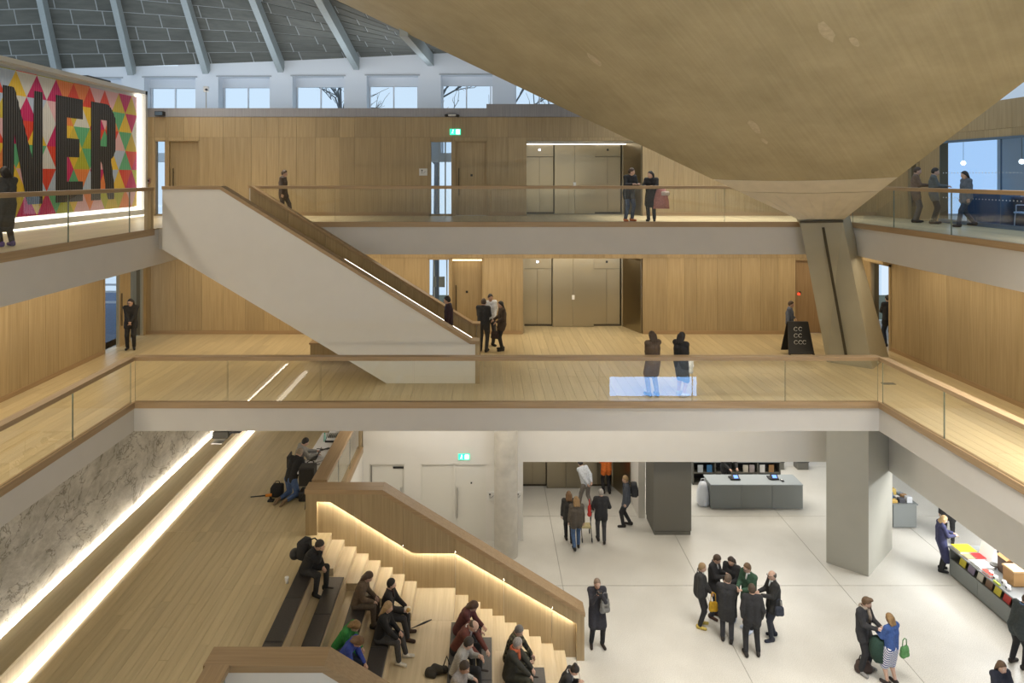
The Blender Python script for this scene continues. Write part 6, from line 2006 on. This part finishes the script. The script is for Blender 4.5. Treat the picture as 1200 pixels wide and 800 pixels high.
def flatbook(label, x, y, w, l, h, c, n, name='book'):
    o = thing(name, label, 'book', (x, y, TOP), 0, 'goods on the display counter')
    MB().box(x, x + w, y - l, y, TOP, TOP + h * .12).box(x, x + w, y - l, y, TOP + h * .88, TOP + h).build('cover', plain('book_cover_%d' % n, c, .45), o)
    MB().box(x + .008, x + w - .008, y - l + .008, y - .008, TOP + h * .12, TOP + h * .88).build('pages', M_BRIGHT, o)
    return o
flatbook('large yellow book lying on the far end of the display counter', 13.93, 20.47, .50, .42, .08, (.72, .60, .02), 1)
flatbook('tan book lying flat next to the yellow book', 13.93, 20.0, .22, .26, .05, (.45, .30, .16), 2)
flatbook('bright red book lying flat on the display counter', 14.18, 20.02, .30, .30, .06, (.65, .03, .03), 3)
flatbook('white book lying flat before the upright white board', 13.93, 19.66, .42, .40, .06, (.72, .72, .72), 4)
flatbook('small red box on the front edge of the display counter', 13.92, 19.18, .14, .30, .08, (.68, .05, .03), 5, 'red_box')
o = thing('display_board', 'white upright display board with slanted sides on the counter', 'board', (14.6, 19.9, TOP))
MB().prism_y([(14.44, TOP), (14.92, TOP), (14.92, TOP + .55), (14.60, TOP + .55)], 19.55, 20.05).build('panel', M_BRIGHT, o)
MB().box(14.62, 14.74, 19.545, 19.55, TOP + .33, TOP + .46).build('logo_mark', M_BLACK, o)
o = thing('bowl', 'dark grey bowl standing before the white display board', 'bowl', (14.42, 19.38, TOP))
MB().lathe([(.05, 0), (.09, .05), (.11, .10), (.10, .10), (.08, .05), (.03, .02)], (14.42, 19.38, TOP), 18).build('bowl_wall', M_DARKPANEL, o, True)
o = thing('leather_satchel', 'dark brown leather box bag on the counter', 'bag', (14.6, 19.1, TOP))
MB().cushion(14.42, 14.82, 18.92, 19.26, TOP, TOP + .46, .03).build('body', plain('dark_brown_leather', (.085, .05, .03), .5), o)
MB().prism_y([(14.40, TOP + .44), (14.88, TOP + .44), (14.82, TOP + .53), (14.55, TOP + .53)], 18.90, 19.28).build('flap', plain('tan_leather', (.42, .24, .09), .5), o)
o = thing('leather_satchel', 'tan leather bag with rounded flap next to the dark brown one', 'bag', (14.4, 18.6, TOP))
MB().cushion(14.24, 14.72, 18.44, 18.82, TOP, TOP + .40, .04).build('body', plain('tan_leather', (.42, .24, .09), .5), o)
MB().cushion(14.22, 14.74, 18.42, 18.84, TOP + .38, TOP + .44, .02).build('flap', plain('pale_tan_leather', (.52, .34, .16), .5), o)
for k, (x, y, lb) in enumerate(((14.05, 19.0, 'farthest'), (14.02, 18.78, 'second'), (14.08, 18.56, 'third'), (14.02, 18.34, 'nearest'))):
    o = thing('mug', 'white mug with dark dots on the counter edge, %s of four' % lb, 'mug', (x, y, TOP), 0, 'white mugs on the display counter')
    MB().lathe([(.05, 0), (.055, .02), (.055, .12), (.048, .12), (.045, .02)], (x, y, TOP), 16).build('mug_wall', M_BRIGHT, o, True)
    MB().tube([(x, y - .05, TOP + .10), (x, y - .10, TOP + .09), (x, y - .10, TOP + .04), (x, y - .05, TOP + .03)], .009, 6).build('handle', M_BRIGHT, o, True)
    MB().box(x - .062, x - .052, y - .02, y + .02, TOP + .04, TOP + .09).build('mark', M_BLACK, o)
o = thing('model_animal', 'white round desk ornament beside the tan leather bag', 'ornament', (14.5, 18.15, TOP))
o.name = 'desk_ornament'
MB().ball((14.5, 18.15, TOP + .24), (.13, .13, .13), 16, 10).build('globe', M_BRIGHT, o, True)
MB().lathe([(.10, 0), (.03, .03), (.03, .12)], (14.5, 18.15, TOP), 14).build('foot', M_BRIGHT, o, True)
o = thing('laptop', 'open silver laptop with dark screen on the display counter', 'laptop', (14.1, 17.75, TOP))
MB().box(13.95, 14.20, 17.55, 17.93, TOP, TOP + .02).build('keyboard_base', M_BRIGHT, o)
MB().add([(14.20, 17.55, TOP + .02), (14.20, 17.93, TOP + .02), (14.28, 17.93, TOP + .28), (14.28, 17.55, TOP + .28), (14.22, 17.55, TOP + .02), (14.22, 17.93, TOP + .02), (14.30, 17.93, TOP + .28), (14.30, 17.55, TOP + .28)],
         [(3, 2, 1, 0), (4, 5, 6, 7), (0, 1, 5, 4), (1, 2, 6, 5), (2, 3, 7, 6), (3, 0, 4, 7)]).build('screen', M_BLACK, o)
o = thing('green_box', 'small green and yellow box on the front edge before the mugs', 'box', (13.92, 18.7, TOP))
MB().box(13.89, 13.94, 18.5, 18.72, TOP, TOP + .05).build('box_body', plain('lime', (.45, .55, .08), .5), o)
# small cabinet beside the pier with stationery
cb = thing('grey_cabinet', 'small grey cabinet of stationery behind the broad pier', 'cabinet', (14.2, 23.6, 0))
MB().box(13.80, 14.62, 23.2, 24.0, .04, .80).build('carcass', M_GREYPANEL, cb)
MB().box(13.82, 14.60, 23.17, 23.2, .05, .79).build('front_panel', M_GREYPANEL, cb)
MB().box(13.78, 14.64, 23.15, 24.02, .80, .84).build('worktop', M_GREYPANEL, cb)
for k in range(9):
    x, y = 13.9 + (k % 3) * .25, 23.3 + (k // 3) * .25
    c, nm = [((.55, .35, .08), 'amber'), ((.05, .05, .06), 'black'), ((.5, .52, .55), 'silver'), ((.10, .16, .28), 'navy'), ((.62, .60, .56), 'white'), ((.35, .20, .08), 'brown'), ((.04, .05, .06), 'charcoal'), ((.58, .42, .12), 'ochre'), ((.25, .30, .36), 'slate')][k]
    h = .10 + .05 * (k % 4)
    tag(MB().cushion(x - .09, x + .09, y - .08, y + .08, .842, .842 + h, .015).build('gift_box', plain('gift_%d' % k, c, .45)), '%s gift box on top of the small grey cabinet' % nm, 'box', 'gifts on the small grey cabinet')
# white tube lamp over the cabinet
o = thing('pendant_tube', 'white tube lamp hanging over the small grey cabinet', 'lamp', (13.9, 22.9, 2.0))
MB().tube([(13.4, 22.8, 2.25), (14.4, 23.2, 2.02)], .06, 10).build('tube', M_BRIGHT, o, True)
MB().tube([(13.9, 23.0, 2.13), (13.9, 23.0, 5.47)], .008, 6).build('cord', M_BLACK, o)

# ------------------------------------------------------------------ office behind the glass, level two
o = thing('office_counter', 'dark blue long cabinet row inside the glazed office', 'cabinet', (16, 19.5, Z2))
MB().box(15.2, 15.8, 20.2, 21.6, Z2, 11.45).build('tall_unit', M_BLUEGREY, o)
MB().box(15.6, 16.2, 14.5, 20.2, Z2, 11.3).build('carcass', plain('deep_teal_joinery', (.03, .08, .12), .5), o)
MB().box(15.55, 16.25, 14.5, 20.2, 11.3, 11.36).build('worktop', M_BLUEGREY, o)
for k in range(5):
    MB().box(15.59, 15.6, 14.55 + k * 1.13, 15.6 + k * 1.13, Z2 + .1, 11.25).build('cabinet_door', plain('deep_teal_joinery', (.03, .08, .12), .5), o)
for k, (x, y, lb) in enumerate(((15.0, 18.9, 'nearer the dark cabinets'), (15.0, 17.7, 'at the right edge'))):
    o = thing('office_chair', 'pale office chair inside the glazed room, %s' % lb, 'chair', (x, y, Z2), .4 * k)
    MB().cushion(-.23, .23, -.23, .23, .43, .48, .015).build('seat', M_BRIGHT, o, local=True)
    MB().cushion(.20, .24, -.22, .22, .55, .90, .015).build('backrest', M_DARKPANEL, o, local=True)
    for sx in (-.2, .2):
        for sy in (-.2, .2):
            MB().tube([(sx, sy, .44), (sx * 1.1, sy * 1.1, 0)], .015, 6).build('leg', M_BRIGHT, o, local=True)
        MB().tube([(-.18, sx, .46), (-.18, sx, .66), (.2, sx, .66)], .013, 6).build('armrest', M_BRIGHT, o, local=True)
for k, (px, lb) in enumerate(((1128, 'left'), (1196, 'right'))):
    x, Y, z = 16.0, (22.9, 20.4)[k], 12.4
    o = thing('pendant_lamp', 'glowing round lamp inside the glazed office, %s one' % lb, 'lamp', (x, Y, z))
    MB().ball((x, Y, z), .075, 14, 9).build('globe', plain('lamp_globe', (1, .92, .75), .4, emit=5), o, True)
    MB().tube([(x, Y, z + .07), (x, Y, 13.95)], .006, 6).build('cord', M_BLACK, o)
o = thing('window_lettering', 'dark lettering on the daylit door pane of level two', 'lettering', (14.4, 23.0, 11.0))
for pts in ([(23.16, 11.55), (23.06, 10.95), (22.96, 11.55)], [(22.98, 10.95), (22.90, 11.55), (22.82, 10.95)], [(22.95, 11.2), (22.86, 11.2)]):
    MB().tube([(14.402, y, z) for y, z in pts], .018, 6).build('letter_stroke', M_BLACK, o)

# the low lit window of the entrance side, seen only as a reflection in the glass of level one
ew = struct('window_60', MB().box(6.6, 11.4, -2.0, -1.9, 0, .08).box(6.6, 11.4, -2.0, -1.9, 1.12, 1.2), M_COOLWHITE)
MB().box(6.65, 11.35, -1.96, -1.94, .08, 1.12).build('pane', plain('daylit_pane', (.26, .53, 1.0), .4, emit=14), ew)

# bare trees outside the clerestory windows
def tree(x, y, h, seed, label):
    r = random.Random(seed)
    o = thing('tree', label, 'tree', (x, y, -.3), 0, 'trees outside the clerestory')
    M = plain('bare_bark', (.16, .17, .18), .9)
    trunk, twigs = MB(), MB()
    trunk.tube([(x, y, -.3), (x + .1, y, 8 + h * .5), (x, y, 8 + h)], [.22, .15, .05], 8)
    def br(p, d, L, rad, k):
        e = p + d * L
        twigs.tube([p, (p + e) / 2 + Vector((r.uniform(-.1, .1), r.uniform(-.1, .1), .05)) * L, e], [rad, rad * .8, rad * .5], 5)
        if k:
            for _ in range(3):
                br(p + d * L * r.uniform(.4, 1), (d + Vector((r.uniform(-.9, .9), r.uniform(-.9, .9), r.uniform(-.3, .7)))).normalized(), L * .62, rad * .55, k - 1)
    for i in range(9):
        br(Vector((x, y, 8 + h * r.uniform(.35, .95))), Vector((r.uniform(-1, 1), r.uniform(-1, 1), r.uniform(.2, .9))).normalized(), h * .28, .06, 2)
    trunk.build('trunk', M, o, True)
    twigs.build('branches', M, o, True)
for k, (x, y, h) in enumerate(((-9, 42, 10), (-3, 40, 10.5), (1.5, 41, 11), (5, 43, 10), (24, 20, 8), (25, 26, 9))):
    tree(x, y, h, k + 3, 'bare tree outside the high windows, ' + ['behind the windows above the upper stair', 'behind the window above the exit sign', 'behind the window left of the concrete roof', 'hidden partly by the concrete roof', 'beyond the office windows on the right', 'beyond the far office windows'][k])
